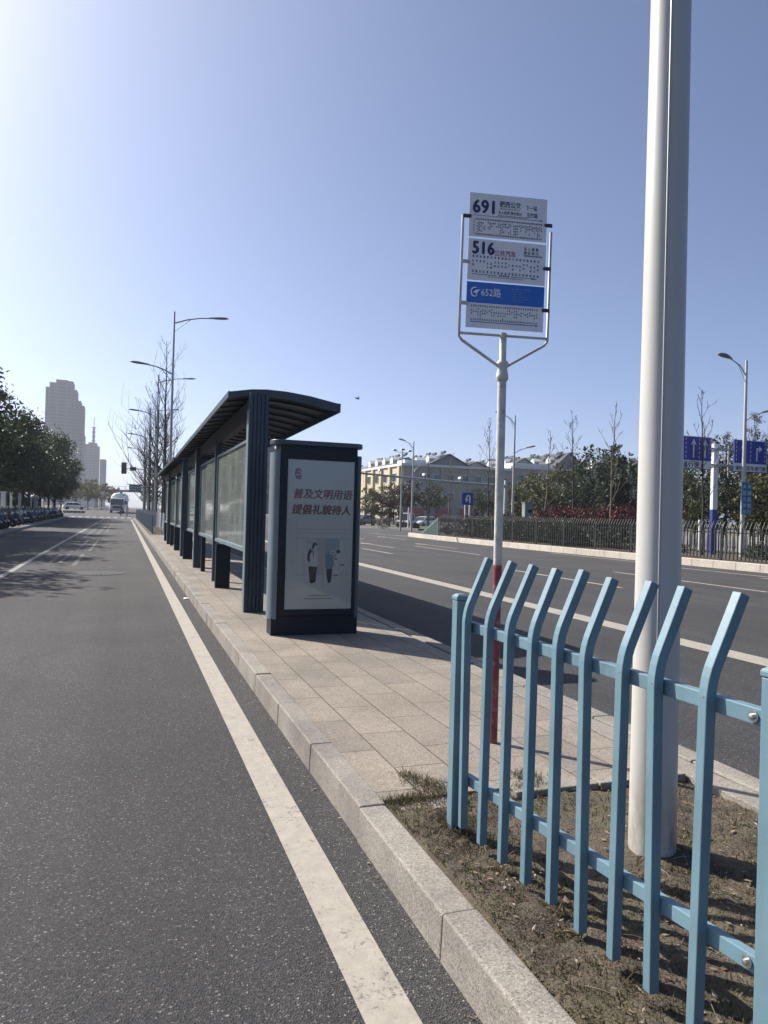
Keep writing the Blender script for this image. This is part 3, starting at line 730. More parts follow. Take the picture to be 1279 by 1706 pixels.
def face3(b):
    t = .452; yb = yf - .0006
    text(b, '652路', .060, L + .098, t - .083, yb, 6, .0002, 0, .92)
    cx, cz = L + .055, t - .063          # round swirl emblem
    for i in range(15):
        a0, a1 = R(62 + i * 17), R(62 + (i + 1) * 17); r0 = .031; w0, w1 = .0035 + .006 * math.sin(math.pi * i / 15), .0035 + .006 * math.sin(math.pi * (i + 1) / 15)
        P = lambda a, rr_: (cx + rr_ * math.cos(a) * .92, yb, cz + rr_ * math.sin(a))
        b.quad(P(a0, r0 - w0), P(a0, r0), P(a1, r0), P(a1, r0 - w1), 6)
    b.poly([(cx - .012, yb, cz - .004), (cx + .008, yb, cz + .012), (cx + .040, yb, cz + .017), (cx + .024, yb, cz + .004), (cx + .012, yb, cz - .020), (cx + .006, yb, cz - .006)], 6)
    for row, (n, s_) in enumerate(((10, .010), (12, .006), (9, .006), (16, .006), (15, .006), (11, .006))):
        for i in range(n):
            if i != 5: glyph(b, L + .31 + i * s_ * 1.3, t - .035 - row * .0145, s_, yb, 7, rg)
    for i in range(30):
        x = L + .032 + i * .0155
        glyph(b, x, t - .155, .0095, yf, 3, rg); glyph(b, x, t - .240, .0095, yf, 2, rg)
        k = rg.choice((1, 2, 2, 3)); z = t - .175 - rg.choice((0, .008, .016))
        for j in range(k): glyph(b, x, z - j * .018, .009, yf, rg.choice((3, 2, 2)), rg)
    b.quad((L + .03, yf, t - .252), (L + .49, yf, t - .252), (L + .49, yf, t - .247), (L + .03, yf, t - .247), 5)
    b.poly([(L + .48, yf - .0002, t - .2555), (L + .505, yf - .0002, t - .251), (L + .48, yf - .0002, t - .243)], 5)
plate(.735, 1.01, face1, SM); plate(.462, .722, face2, SM, rot=R(-.35)); plate(.165, .452, face3, SM, blue=.322)
for zc, s_ in ((.86, -1), (.575, -1), (.315, -1), (.845, 1), (.57, 1), (.305, 1)):
    b = MB(); x = s_ * (hw - .022); b.box(x - .024, x + .024, -.0165, -.0145, zc - .012, zc + .012)
    b.lathe([(.009, 0), (.009, .006), (.004, .008)], 10, (s_ * (hw - .045), -.0166, zc), 0, Matrix.Rotation(R(90), 3, 'X'))
    tmb(b).build('clamp', M['iron'] if s_ > 0 or zc > .8 else M['sgalv'], sg)

# ---- advertising light box
bx = thing('advertising_box', (2.12, 8.50, .16), 'dark slate advertising light box with grey poster at shelter end', 'light box')
D = .15   # half depth
b = MB(); b.box(-.515, .515, -D + .02, D - .02, -.02, .215); b.build('plinth', M['slate_dk'], bx, bevel=.004)
b = MB(); b.box(-.46, .46, -D, D, .216, 2.19)
body = b.build('cabinet', M['slate_dk'], bx, bevel=.006)
def halfround(s_, z0, z1, wdt=.075, r_=.15):
    poly = [(s_ * .462, -r_)] + [(s_ * (.462 + wdt * math.sin(a)), -r_ * math.cos(a)) for a in np.linspace(.15, math.pi - .15, 9)] + [(s_ * .462, r_)]
    if s_ < 0: poly = poly[::-1]
    return MB().prism(poly, lambda x, y: (x, y, z0), lambda x, y: (x, y, z1))
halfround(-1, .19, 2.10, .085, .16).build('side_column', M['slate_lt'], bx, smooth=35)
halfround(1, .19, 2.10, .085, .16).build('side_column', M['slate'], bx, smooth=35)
poly = [(.44 + .115 * math.sin(a), -.17 * math.cos(a)) for a in np.linspace(.1, math.pi - .1, 9)] + [(-.44 - .115 * math.sin(a), .17 * math.cos(a)) for a in np.linspace(.1, math.pi - .1, 9)]
MB().prism(poly, lambda x, y: (x, y, 2.191), lambda x, y: (x, y, 2.245)).build('top_cap', M['slate'], bx, bevel=.005, smooth=35)
# front frame (four rails) round the recessed poster
b = MB(); x0, x1, z0, z1 = -.372, .425, .30, 2.025
b.box(-.455, x0, -D - .022, -D - .001, .235, 2.16); b.box(x1, .455, -D - .022, -D - .001, .235, 2.16)
b.box(x0, x1, -D - .022, -D - .001, z1, 2.16); b.box(x0, x1, -D - .022, -D - .001, .235, z0)
b.build('door_frame', M['slate_dk'], bx, bevel=.003)
b = MB(); PW, PH = x1 - x0, z1 - z0; yp = -D - .004
U = lambda u: x0 + PW * u
V = lambda v: z1 - PH * v
b.quad((x0, yp, z0), (x1, yp, z0), (x1, yp, z1), (x0, yp, z1), 0)
def rect(u0, u1, v0, v1, mi, lay=1): y = yp - .0006 * lay; b.quad((U(u0), y, V(v1)), (U(u1), y, V(v1)), (U(u1), y, V(v0)), (U(u0), y, V(v0)), mi)
def shape(pts, mi, lay=1): y = yp - .0006 * lay; b.poly([(U(u), y, V(v)) for u, v in pts][::-1], mi)
def oval(u, v, ru, rv, mi, lay=1): shape([(u + ru * math.cos(a), v + rv * math.sin(a)) for a in np.linspace(0, 6.283, 17)[:-1]], mi, lay)
# seal emblem, top left
oval(.155, .075, .048, .019, 2); oval(.125, .092, .022, .014, 2, 2); oval(.150, .112, .042, .020, 2, 2); oval(.175, .112, .026, .022, 2, 3)
oval(.172, .080, .014, .006, 0, 4); oval(.14, .100, .016, .005, 0, 4); rect(.15, .19, .1, .104, 0, 4)
text(b, '普及文明用语', .1195, U(.085), V(.252), yp - .0006, 1, .0056, .16, .985)
text(b, '提倡礼貌待人', .1195, U(.070), V(.357), yp - .0006, 1, .0056, .16, .985)
for v in (.462, .488, .524): rect(.16, .98, v, v + .0022, 4)
rect(.16, .163, .40, .62, 4); rect(.10, .98, .768, .770, 4); rect(.10, .102, .63, .77, 4); rect(.27, .273, .63, .755, 4); rect(.45, .453, .526, .60, 4)
rect(.46, .57, .527, .77, 5); rect(.575, .80, .527, .66, 3); rect(.57, .575, .72, .86, 4); rect(.30, .42, .54, .544, 4); rect(.30, .41, .553, .556, 4)
# left figure with backpack
shape([(.385, .625), (.40, .60), (.45, .595), (.475, .63), (.48, .70), (.45, .716), (.35, .71), (.34, .66)], 6, 2)
oval(.435, .580, .034, .024, 6, 2); shape([(.39, .592), (.385, .575), (.405, .555), (.44, .550), (.462, .562), (.468, .575), (.45, .568), (.43, .572), (.415, .590), (.40, .600)], 7, 3)
shape([(.35, .600), (.375, .592), (.385, .615), (.36, .632), (.355, .66), (.37, .672), (.345, .684), (.325, .672), (.32, .63)], 8, 3)
shape([(.385, .60), (.402, .602), (.418, .64), (.41, .652), (.398, .62)], 8, 3)
shape([(.342, .712), (.47, .716), (.462, .76), (.452, .818), (.40, .828), (.37, .825), (.355, .77)], 9, 2)
# middle figure, old man in a blue shirt
oval(.635, .600, .036, .026, 3, 2); shape([(.59, .64), (.62, .622), (.68, .628), (.715, .66), (.725, .70), (.70, .728), (.60, .73), (.585, .70)], 10, 3)
shape([(.605, .731), (.70, .729), (.692, .78), (.68, .822), (.655, .826), (.635, .82), (.62, .78)], 9, 3); rect(.67, .735, .607, .632, 6, 4); rect(.685, .715, .615, .621, 9, 5)
# right figure at the counter
oval(.785, .612, .030, .013, 7, 3); shape([(.765, .625), (.80, .625), (.82, .66), (.80, .70), (.75, .70), (.745, .655)], 6, 3); rect(.81, .885, .700, .706, 9, 3)
rect(.755, .79, .706, .765, 6, 3); shape([(.72, .772), (.78, .768), (.78, .776), (.72, .776)], 9, 4); rect(.73, .78, .660, .666, 8, 4)
rg = random.Random(4)
for n, u0, v in ((15, .36, .914), (20, .29, .934)):
    for i in range(n): glyph(b, U(u0 + i * .0215), V(v), .0135, yp - .0006, 11, rg)
b.build('poster', [M['poster'], M['postred'], M['logored'], M['pblue'], M['pline'], M['pwarm'], M['ppale'], M['inkblack'], M['ink'], M['inkblack'], M['pshirt'], M['inkgrey']], bx)
b = MB(); b.box(x0 - .004, x1 + .004, -D - .014, -D - .011, z0 - .004, z1 + .004); b.build('glass_pane', M['pglass'], bx)

# ---- bus shelters
ARC = [(-.40, 3.02), (-.10, 3.075), (.12, 3.09), (.40, 3.083), (.75, 3.045), (1.19, 2.965)]      # roof top profile, x from the pillar line
def fluted(w, d, z0, z1):
    n = 5; poly = []; p = w / n
    for i in range(n):
        x = -w / 2 + i * p; poly += [(x + .004, -d / 2), (x + p * .62, -d / 2), (x + p * .66, -d / 2 + .022), (x + p * .96, -d / 2 + .022)]
    poly += [(w / 2, -d / 2 + .022), (w / 2, d / 2), (-w / 2, d / 2), (-w / 2, -d / 2)]
    return MB().prism(poly[::1], lambda x, y: (x, y, z0), lambda x, y: (x, y, z1))
def shelter(y0, y1, label, zoff, pillars, posts, panels, legs, tilt=0):
    t = thing('bus_shelter', (1.74, y0, .16), label, 'bus shelter', 'bus shelters in a row on the island', 0)
    zt = zoff
    X = lambda f: f
    # roof: curved sheet, deep edge fascias and cross ribs below
    b = MB(); n = len(ARC); Lr = y1 - y0
    top = [(x, z) for x, z in ARC]; dep = [.075, .095, .10, .105, .115, .125]
    bot = [(x, z - d) for (x, z), d in zip(ARC, dep)]; inn = [(x, z - .035) for x, z in ARC]
    MP = lambda yy: (lambda x, z: (x, yy, z + zt - tilt * (yy - .09) / Lr))
    b.prism(top + inn[::-1], MP(.11), MP(Lr - .02))
    nr = int(Lr / .62)
    for i in range(1, nr):
        yy = .11 + (Lr - .15) * i / nr
        b.prism([(x, z - .034) for x, z in ARC] + [(x, z - .034 - .03) for x, z in ARC[::-1]], MP(yy - .02), MP(yy + .02))
    roof = b.build('roof', M['roofmetal'], t, smooth=30)
    b = MB(); b.prism(top + bot[::-1], MP(.085), MP(.109)); b.prism(top + bot[::-1], MP(Lr - .019), MP(Lr))
    for (x, z), d, s_ in ((ARC[0], dep[0], -1), (ARC[-1], dep[-1], 1)):
        xs_ = sorted((x, x + s_ * .022))
        b.hexa([(xs_[0], .085, z - d + zt), (xs_[1], .085, z - d + zt), (xs_[1], Lr, z - d + zt - tilt), (xs_[0], Lr, z - d + zt - tilt), (xs_[0], .085, z + .006 + zt), (xs_[1], .085, z + .006 + zt), (xs_[1], Lr, z + .006 + zt - tilt), (xs_[0], Lr, z + .006 + zt - tilt)])
    b.build('fascia', M['slate'], roof)
    b = MB(); b.hexa([(-.06, .2, 2.72 + zt), (.06, .2, 2.72 + zt), (.06, Lr - .1, 2.72 + zt - tilt), (-.06, Lr - .1, 2.72 + zt - tilt), (-.06, .2, 2.99 + zt), (.06, .2, 2.99 + zt), (.06, Lr - .1, 2.99 + zt - tilt), (-.06, Lr - .1, 2.99 + zt - tilt)])
    b.build('ridge_beam', M['slate_dk'], t)
    for i, yy in enumerate(pillars):
        p = fluted(.27, .17, -.02, 3.02 + zt - tilt * (yy - y0) / Lr if i == 0 and zt > .02 else 2.96 + zt - tilt * (yy - y0) / Lr)
        p.build('pillar', M['slate'], t, loc=(0.0, yy - y0 + .05, 0))
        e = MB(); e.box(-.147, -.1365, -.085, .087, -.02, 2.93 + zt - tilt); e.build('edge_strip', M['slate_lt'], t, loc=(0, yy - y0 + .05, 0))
    for yy in posts:
        MB().box(-.075, .055, -.05, .05, -.02, 2.90 + zt - tilt).build('post', M['slate'], t, bevel=.004, loc=(0, yy - y0, 0))
    for a, c in panels:
        fr_ = MB(); A, C = a - y0, c - y0
        fr_.box(-.045, .02, A, C, .80, .865); fr_.box(-.045, .02, A, C, 2.445, 2.49); fr_.box(-.045, .02, A, A + .04, .866, 2.444); fr_.box(-.045, .02, C - .04, C, .866, 2.444)
        f_ = fr_.build('panel_frame', M['slate_lt'], t, bevel=.003)
        MB().box(-.016, -.008, A + .04, C - .04, .866, 2.444).build('glass_pane', M['shglass'], f_)
    for yy, wd in legs:
        MB().box(-wd / 2, wd / 2, -.06, .06, -.02, .80).build('leg', M['slate_dk'], t, bevel=.004, loc=(-.03 if wd > .15 else -.02, yy - y0, 0))
    return t
shelter(10.38, 21.95, 'nearer dark slate bus shelter with curved roof, fluted pillar and glass panels', .06, (10.38, 18.45), (15.0,), ((10.75, 14.9), (15.1, 18.3), (18.65, 21.85)), ((13.7, .26), (17.35, .09), (21.65, .26)), .15)
shelter(22.75, 34.9, 'farther dark slate bus shelter with curved roof and glass panels', -.07, (22.95, 30.5), (26.6,), ((23.15, 26.45), (26.75, 30.3), (30.8, 34.5)), ((26.1, .2), (29.4, .1), (33.7, .14)), .02)

# ---- manhole and litter on the road
b = MB(); mh = thing('manhole_cover', (-.58, 18.7, .004), 'round cast iron manhole cover in the left lane', 'manhole cover')
b.lathe([(.44, 0), (.44, .006), (.42, .008)], 40)
for i in range(-4, 5):
    for j in range(-4, 5):
        if i * i + j * j < 18: b.box(i * .085 - .03, i * .085 + .03, j * .085 - .012, j * .085 + .012, .0081, .0095)
b.build('lid', M['iron'], mh)
b = MB(); prof = [(.455, 0), (.455, .005), (.60, .005), (.60, 0)]
vs = []; 
for r_, z in prof:
    for k in range(40): vs.append((r_ * math.cos(2 * math.pi * k / 40), r_ * math.sin(2 * math.pi * k / 40), z))
b.add(vs, [(i * 40 + k, i * 40 + (k + 1) % 40, (i + 1) * 40 + (k + 1) % 40, (i + 1) * 40 + k) for i in range(3) for k in range(40)])
M['patch'] = mat('patch_ring', (.062, .061, .062), .9, var=.2, vscale=20, bump=.5, bscale=120)
b.build('surround', M['patch'], mh)
b = MB(); b.add([(0, 0, 0), (.10, .02, .012), (.13, .09, .004), (.02, .08, .016), (.06, .05, .022)], [(0, 1, 4), (1, 2, 4), (2, 3, 4), (3, 0, 4)])
o = b.build('paper_scrap', M['white'], loc=(1.0, 13.3, .008)); tag(o, 'small crumpled white paper scrap by the kerb', 'litter')

# ================================================================== TREES AND PLANTS
def leaf_crown(blobs, n, size, seed, flat=.8):
    """many small leaf faces clumped through the volume of uneven blobs (cx, cy, cz, rx, ry, rz)"""
    r = np.random.default_rng(seed); b = MB(); vol = np.array([q[3] * q[4] * q[5] for q in blobs]); vol = vol / vol.sum()
    clumps = []
    for q, f in zip(blobs, vol):
        for i in range(max(3, int(f * n / 26))):
            d = r.normal(size=3); d /= np.linalg.norm(d); rad = r.uniform(.25, 1) ** .45 * r.uniform(.82, 1.10)
            clumps.append((q[0] + d[0] * q[3] * rad, q[1] + d[1] * q[4] * rad, q[2] + d[2] * q[5] * rad, .16 * (q[3] + q[5]) * r.uniform(.6, 1.3)))
    for cx, cy, cz, cr in clumps:
        for j in range(26):
            p = np.array([cx, cy, cz]) + r.normal(size=3) * cr * np.array([.6, .6, .42])
            u = r.normal(size=3); u /= np.linalg.norm(u); v = np.cross(u, r.normal(size=3)); v /= np.linalg.norm(v)
            s = size * r.uniform(.6, 1.35); u = u * s; v = v * s * .5
            b.add([p - u, p + v * .9 - u * .1, p + u, p - v * .9 - u * .1], [(0, 1, 2, 3)])
    return b
def limbs(b, base, top, r0, r1, n, seed, spread, mi=0):
    r = random.Random(seed); base, top = Vector(base), Vector(top)
    mid = [base.lerp(top, t) + Vector((r.uniform(-.08, .08), r.uniform(-.08, .08), 0)) * (top - base).length * .12 for t in (.33, .66)]
    b.tube([base] + mid + [top], [r0, r0 * .82, r0 * .6, r1], 8, mi)
    for i in range(n):
        t = r.uniform(.45, .98); p = base.lerp(top, t); a = r.uniform(0, 6.283); L = spread * r.uniform(.5, 1)
        q = p + Vector((math.cos(a) * L * .6, math.sin(a) * L * .6, L * .45)); e = p + Vector((math.cos(a) * L, math.sin(a) * L, L * 1.0))
        b.tube([p, q, e], [r0 * .4, r0 * .25, r0 * .08], 5, mi)
    return b
def leafy_tree(name, label, cat, group, loc, h, cr, trunk_h, leafm, barkm, seed, n=5200, size=.16, shape='round', r0=.16):
    r = random.Random(seed); t = thing(name, loc, label, cat, group)
    limbs(MB(), (0, 0, -.2), (r.uniform(-.2, .2), r.uniform(-.2, .2), trunk_h + (h - trunk_h) * .45), r0, r0 * .4, 7, seed, cr * .75).build('trunk', barkm, t, smooth=60)
    bl = []; H = h - trunk_h
    if shape == 'round':
        bl.append((0, 0, trunk_h + H * .5, cr * .78, cr * .78, H * .42))
        for i in range(8):
            a = i * 2.4 + r.uniform(-.4, .4); zz = trunk_h + H * r.uniform(.22, .85); k = cr * r.uniform(.35, .62); f = math.sqrt(max(.05, 1 - ((zz - trunk_h) / H * 2 - 1) ** 2))
            bl.append((math.cos(a) * cr * .62 * f, math.sin(a) * cr * .62 * f, zz, k, k, k * .7))
    elif shape == 'cone':
        for i in range(9):
            f = i / 8; a = i * 2.4; k = cr * (1 - .62 * f) * r.uniform(.6, .85)
            bl.append((math.cos(a) * cr * .28 * (1 - f), math.sin(a) * cr * .28 * (1 - f), trunk_h + H * (.12 + .8 * f), k, k, H * .15))
    leaf_crown(bl, n, size, seed).build('crown', leafm, t)
    return t
def bare_tree(name, label, group, loc, h, seed, barkm, r0=.11, ang=48, reach=.30, z0=.2, twigs=3, buds=None, painted=0, thick=.36, dens=2.6):
    r = random.Random(seed); t = thing(name, loc, label, 'tree', group)
    lean = (r.uniform(-.15, .15), r.uniform(-.15, .15)); n = 9
    P = [Vector((lean[0] * (k / n) * 1.5 + r.uniform(-.04, .04), lean[1] * (k / n) * 1.5 + r.uniform(-.04, .04), -.2 + (h + .2) * k / n)) for k in range(n + 1)]
    Rr = [r0 * (1 - .93 * (k / n) ** .8) + .004 for k in range(n + 1)]
    MB().tube(P, Rr, 7).build('trunk', barkm, t, smooth=60)
    b = MB(); bl = MB()
    def branch(p, d, L, rad, depth):
        k = 4; pts = [p]; d = d.normalized()
        for i in range(k):
            d = (d + Vector((r.uniform(-.16, .16), r.uniform(-.16, .16), r.uniform(.02, .22)))).normalized(); pts.append(pts[-1] + d * (L / k))
        b.tube(pts, [max(.0075, rad * (1 - .8 * i / k)) for i in range(k + 1)], 5 if depth == 0 else 4, caps=False)
        if buds and depth >= 1:
            for q in pts[2:]:
                for j in range(3):
                    c = q + Vector((r.gauss(0, .08), r.gauss(0, .08), r.gauss(0, .06))); u = Vector((r.gauss(0, 1), r.gauss(0, 1), r.gauss(0, 1))).normalized() * .05; v = u.orthogonal().normalized() * .03
                    bl.add([c - u, c + v, c + u, c - v], [(0, 1, 2, 3)])
        if depth < 2:
            for i in range(twigs if depth == 0 else 2):
                q = pts[r.randint(1, k)]; ax = Vector((r.gauss(0, 1), r.gauss(0, 1), r.gauss(.3, .6))).normalized()
                branch(q, (d * .9 + ax * .75), L * r.uniform(.35, .6), rad * .45, depth + 1)
    nb = int(h * dens)
    for i in range(nb):
        f = z0 + (1 - z0) * ((i + r.random()) / nb) ** 1.0
        if f > .985: continue
        z = f * h; j = min(n - 1, int((z + .2) / (h + .2) * n)); p = P[j].lerp(P[j + 1], ((z + .2) / (h + .2) * n) - j)
        a = i * 2.4 + r.uniform(-.5, .5); el = R(ang + 22 * f + r.uniform(-12, 12)); L = h * reach * (1.02 - f) ** .75 * r.uniform(.6, 1.15)
        branch(p, Vector((math.cos(a) * math.cos(el), math.sin(a) * math.cos(el), math.sin(el))), max(.3, L), max(.012, r0 * thick * (1.05 - f)), 0)
    br = b.build('branches', barkm, t)
    if buds and bl.v: bl.build('buds', M['leaf_bud'], t)
    if painted: MB().lathe([(r0 * 1.06, .0), (r0 * 1.02, painted)], 10, (P[0].x, P[0].y, 0)).build('whitewash', M['white'], t)
    return t
def shrub(name, label, group, loc, r_, leafm, seed, n=2200, size=.05, cat='shrub'):
    t = thing(name, loc, label, cat, group)
    b = MB()
    for i in range(6):
        a = i * 1.05; b.tube([(0, 0, -.05), (math.cos(a) * r_[0] * .5, math.sin(a) * r_[1] * .5, r_[2] * .8)], [.02, .006], 5)
    b.build('stems', M['bark'], t)
    leaf_crown([(0, 0, r_[2] * .9, r_[0], r_[1], r_[2])], n, size, seed).build('foliage', leafm, t); return t

# left: row of dark camphor trees behind the scooters
ORD = ['nearest', 'second', 'third', 'fourth', 'fifth', 'sixth', 'seventh', 'eighth', 'ninth', 'tenth', 'eleventh', 'twelfth', 'thirteenth', 'fourteenth']
v1 = leafy_tree('camphor_tree', 'nearest dark camphor tree above the parked scooters', 'tree', 'dark camphor trees along the left pavement', (-9.6, 66, .13), 8.7, 3.8, 2.0, M['leaf_dark'], M['bark_dark'], 21, 13000, .15)
v2 = leafy_tree('camphor_tree', 'second dark camphor tree from the near end of the left row', 'tree', 'dark camphor trees along the left pavement', (-9.9, 73, .13), 9.1, 3.9, 2.1, M['leaf_dark'], M['bark_dark'], 22, 13000, .15)
v3 = leafy_tree('camphor_tree', 'third dark camphor tree from the near end of the left row', 'tree', 'dark camphor trees along the left pavement', (-9.6, 80, .13), 9.4, 3.8, 2.1, M['leaf_dark'], M['bark_dark'], 23, 13000, .15)
for i, (x, y, k) in enumerate(((-9.6, 87, 1.04), (-9.3, 94, 1.0), (-9.0, 100, .95), (-8.6, 105, .80))):
    dup((v1, v2, v3)[i % 3], (x, y, .13), ORD[3 + i] + ' dark camphor tree from the near end of the left row', rz=i * 1.9 + .7, scale=k)
for i, (x, y, k) in enumerate(((-14.0, 96, 1.02), (-13.5, 103, 1.0), (-16, 106, 1.0), (-14.5, 112, 1.0))):
    o = dup((v2, v3, v1)[i % 3], (x, y, .13), ORD[i] + ' dark camphor tree of the back row behind the left pavement', rz=i * 2.3 + 1.5, scale=k); o['group'] = 'dark camphor trees in the back row'
# far yellowish trees across the junction
w1 = leafy_tree('willow_tree', 'yellowish willow tree just right of the towers across the junction', 'tree', 'yellowish trees across the junction', (-7.5, 172, gz(172)), 6.8, 2.6, 1.4, M['leaf_yellow'], M['bark'], 31, 2600, .16)
for x, y, k, lb in ((-10.4, 176, .95, 'yellowish willow tree partly behind the last camphor tree'), (-5.0, 178, .92, 'yellowish willow tree between the towers and the tanker lorry'), (-3.2, 190, .75, 'low yellowish tree just left of the tanker lorry')):
    dup(w1, (x, y, gz(y)), lb, rz=x, scale=k)
w2 = leafy_tree('round_tree', 'dark round tree far behind the tanker lorry', 'tree', 'far dark trees down the left road', (-2.0, 215, gz(215)), 6.5, 3.0, 1.0, M['leaf_olive'], M['bark'], 33, 1500, .2)
for x, y, k, lb in ((-14, 186, 1.0, 'dark round tree behind the white car across the junction'), (5.5, 205, .8, 'dark round tree below the direction sign'), (9.5, 230, .8, 'dark round tree far down the island')):
    dup(w2, (x, y, gz(y)), lb, rz=x, scale=k)

# bare trees on the island behind the shelter
g_ = 'bare trees on the island behind the shelter'
bt = [bare_tree('bare_tree', 'tallest bare tree rising behind the shelter with wide branches', g_, (2.7, 58, .15), 14.0, 41, M['bark_dark'], .17, 30, .40, .16, 3, painted=1.1, thick=.46, dens=1.9),
      bare_tree('bare_tree', 'second bare tree along the island, close behind the tallest', g_, (2.5, 67, .15), 12.6, 42, M['bark_dark'], .16, 30, .42, .16, 3, painted=1.1, thick=.46, dens=1.9),
      bare_tree('bare_tree', 'bare tree with drooping left branches in the middle of the island row', g_, (2.6, 52, .15), 9.0, 43, M['bark_dark'], .14, 18, .60, .25, 3, painted=1.1, thick=.46, dens=2.2)]
for i, (y, k) in enumerate(((73, .95), (80, 1.0), (87, .9), (94, .95), (108, .9), (118, .95))):
    dup(bt[i % 2 + (1 if i == 3 else 0)], (2.6 + .2 * (i % 2), y, .15 + gz(y)), ['third', 'fourth', 'fifth', 'sixth', 'seventh', 'farthest'][i] + ' bare tree along the island behind the shelter', rz=i * 2.1 + 1, scale=k)

# right: bare trees rising from the planting bed
g_ = 'thin bare trees in the planting bed across the road'
rb = []
for i, (x, y, h, lb, sd) in enumerate(((22.5, 53.5, 5.9, 'thin bare tree left of the U-turn sign', 51), (22.5, 50.0, 6.3, 'forked thin bare tree beside the grey gable', 52), (22.5, 43.5, 8.0, 'thin bare tree just left of the bus stop pole', 53),
        (22.5, 36.6, 6.6, 'thin bare tree between the bus stop pole and the dormer roof', 54), (22.5, 33.6, 7.3, 'thin bare tree in front of the dormer roof gable', 55), (22.5, 30.6, 7.3, 'thin bare tree left of the big white lamp pole', 56), (23.0, 24.9, 7.1, 'thin bare tree above the lane signs right of the big white pole', 57))):
    rb.append(bare_tree('thin_bare_tree', lb, g_, (x, y, .24), h - .2, sd, M['bark_pale'] if i % 2 else M['bark'], .075, 40, .30, .30, 2))
for x, y, h, lb, sd in ((33, 32, 7.4, 'spreading bare tree with budding twigs behind the lane sign', 61), (33.5, 29.2, 7.0, 'spreading budding bare tree between the lane signs', 62), (34.5, 26.0, 7.2, 'spreading budding bare tree at the right edge of the view', 63), (34, 35, 6.6, 'spreading budding bare tree beside the big white pole', 64)):
    bare_tree('budding_tree', lb, 'spreading budding trees behind the lane signs', (x, y, .24), h, sd, M['bark'], .13, 34, .42, .32, 3, buds=True)
# evergreen trees behind the planter
g_ = 'evergreen trees behind the planting bed'
e1 = leafy_tree('evergreen_tree', 'broad dark evergreen tree in front of the dormer roof', 'tree', g_, (30.5, 43.3, .24), 6.0, 2.9, .7, M['leaf_hedge'], M['bark_dark'], 71, 5200, .13)
e2 = leafy_tree('evergreen_tree', 'olive green evergreen tree left of the broad dark one', 'tree', g_, (30.5, 48.2, .24), 5.3, 2.4, .7, M['leaf_olive'], M['bark_dark'], 72, 4200, .13)
e3 = leafy_tree('evergreen_tree', 'pointed olive evergreen tree right of the broad dark one', 'tree', g_, (29.5, 39.6, .24), 5.9, 1.9, .5, M['leaf_hedge'], M['bark_dark'], 73, 4200, .13, 'cone')
for i, (src, x, y, k, lb) in enumerate(((e2, 30.5, 52.3, .92, 'evergreen tree just right of the bus stop pole'), (e1, 31.5, 36.0, .80, 'dark evergreen tree left of the big white pole'), (e2, 30, 33.2, .80, 'evergreen tree hidden partly by the big white pole'), (e1, 29.5, 29.4, .90, 'dark evergreen tree behind the blue and white sign post'), (e2, 28.6, 26.4, .86, 'mottled olive evergreen tree right of the sign post'), (e1, 29.5, 23.6, 1.0, 'tall evergreen tree at the right edge of the view'), (e2, 33, 31.3, .9, 'evergreen tree seen below the left lane sign'), (e1, 35, 46, .9, 'dark evergreen tree farthest back below the roofs'))):
    dup(src, (x, y, .24), lb, rz=i * 1.7 + .4, scale=k)
# round street trees round the junction on the right
g_ = 'round trees around the far junction'
rt1 = leafy_tree('round_tree', 'round dark green tree with clear stem left of the thin bare trees', 'tree', g_, (36.0, 86, 0), 5.6, 2.1, 2.0, M['leaf_hedge'], M['bark_dark'], 81, 2600, .13, r0=.1)
leafy_tree('purple_tree', 'round dark purple tree beside the three headed lamp', 'tree', g_, (32.2, 85, 0), 5.9, 2.0, 1.6, M['leaf_purple'], M['bark_dark'], 82, 2600, .13, r0=.1)
leafy_tree('green_tree', 'green bushy tree right beside the light box', 'tree', g_, (28.6, 86, 0), 5.2, 2.0, .7, M['leaf_olive'], M['bark_dark'], 83, 3000, .13, r0=.1)
leafy_tree('reddish_tree', 'reddish brown bushy tree next to the green bushy tree', 'tree', g_, (30.4, 84.5, 0), 4.0, 1.3, .6, M['leaf_red'], M['bark_dark'], 84, 1800, .12, r0=.08)
for x, y, k, lb in ((41, 112, 1.15, 'round street tree before the cream facade beside the light box'), (46, 118, 1.2, 'round street tree before the corner of the cream facade'), (53, 122, 1.15, 'round street tree before the shops under the grey gable'), (61, 120, 1.2, 'round street tree before the beige wall left of the bus stop pole'), (40.5, 80, .85, 'round green tree behind the U-turn sign'), (44, 84, .8, 'round green tree hidden partly by the bus stop pole'), (22, 112, 1.1, 'round tree seen through the near shelter panel'), (14, 108, 1.1, 'round tree seen through the middle shelter panels'), (18, 122, 1.2, 'taller round tree seen through the shelter panels'), (9, 125, 1.2, 'round tree seen through the farthest shelter panels')):
    dup(rt1, (x, y, gz(y)), lb, rz=x, scale=k)
# hedge, shrubs
hd = thing('hedge', (22.6, 0, .24), 'long clipped hedge, partly red topped, behind the dark green fence', 'hedge')
leaf_crown([(-.1, y, .55, .8, 1.6, .68) for y in np.arange(29.5, 47, 1.6)], 15000, .075, 91).build('lower_foliage', M['leaf_hedge'], hd)
leaf_crown([(.2, y, 1.50 + .12 * math.sin(y * 1.3), .75, 1.1, .52) for y in np.arange(30.2, 36.8, 1.3)], 7000, .07, 92).build('red_top', M['leaf_red'], hd)
leaf_crown([(.3, y, 1.05 + .16 * math.sin(y * 1.7), .7, 1.2, .45) for y in np.arange(37.5, 48, 1.4)], 8000, .07, 98).build('purple_top', M['leaf_purple'], hd)
leaf_crown([(-.75, y, .38, .4, 1.5, .40) for y in np.arange(34, 51, 1.7)], 5000, .06, 93).build('purple_edge', M['leaf_purple'], hd)
shrub('round_shrub', 'dark round clipped shrub above the hedge', None, (25.5, 39.5, .5), (1.6, 1.6, .85), M['leaf_purple'], 94, 3500, .07)
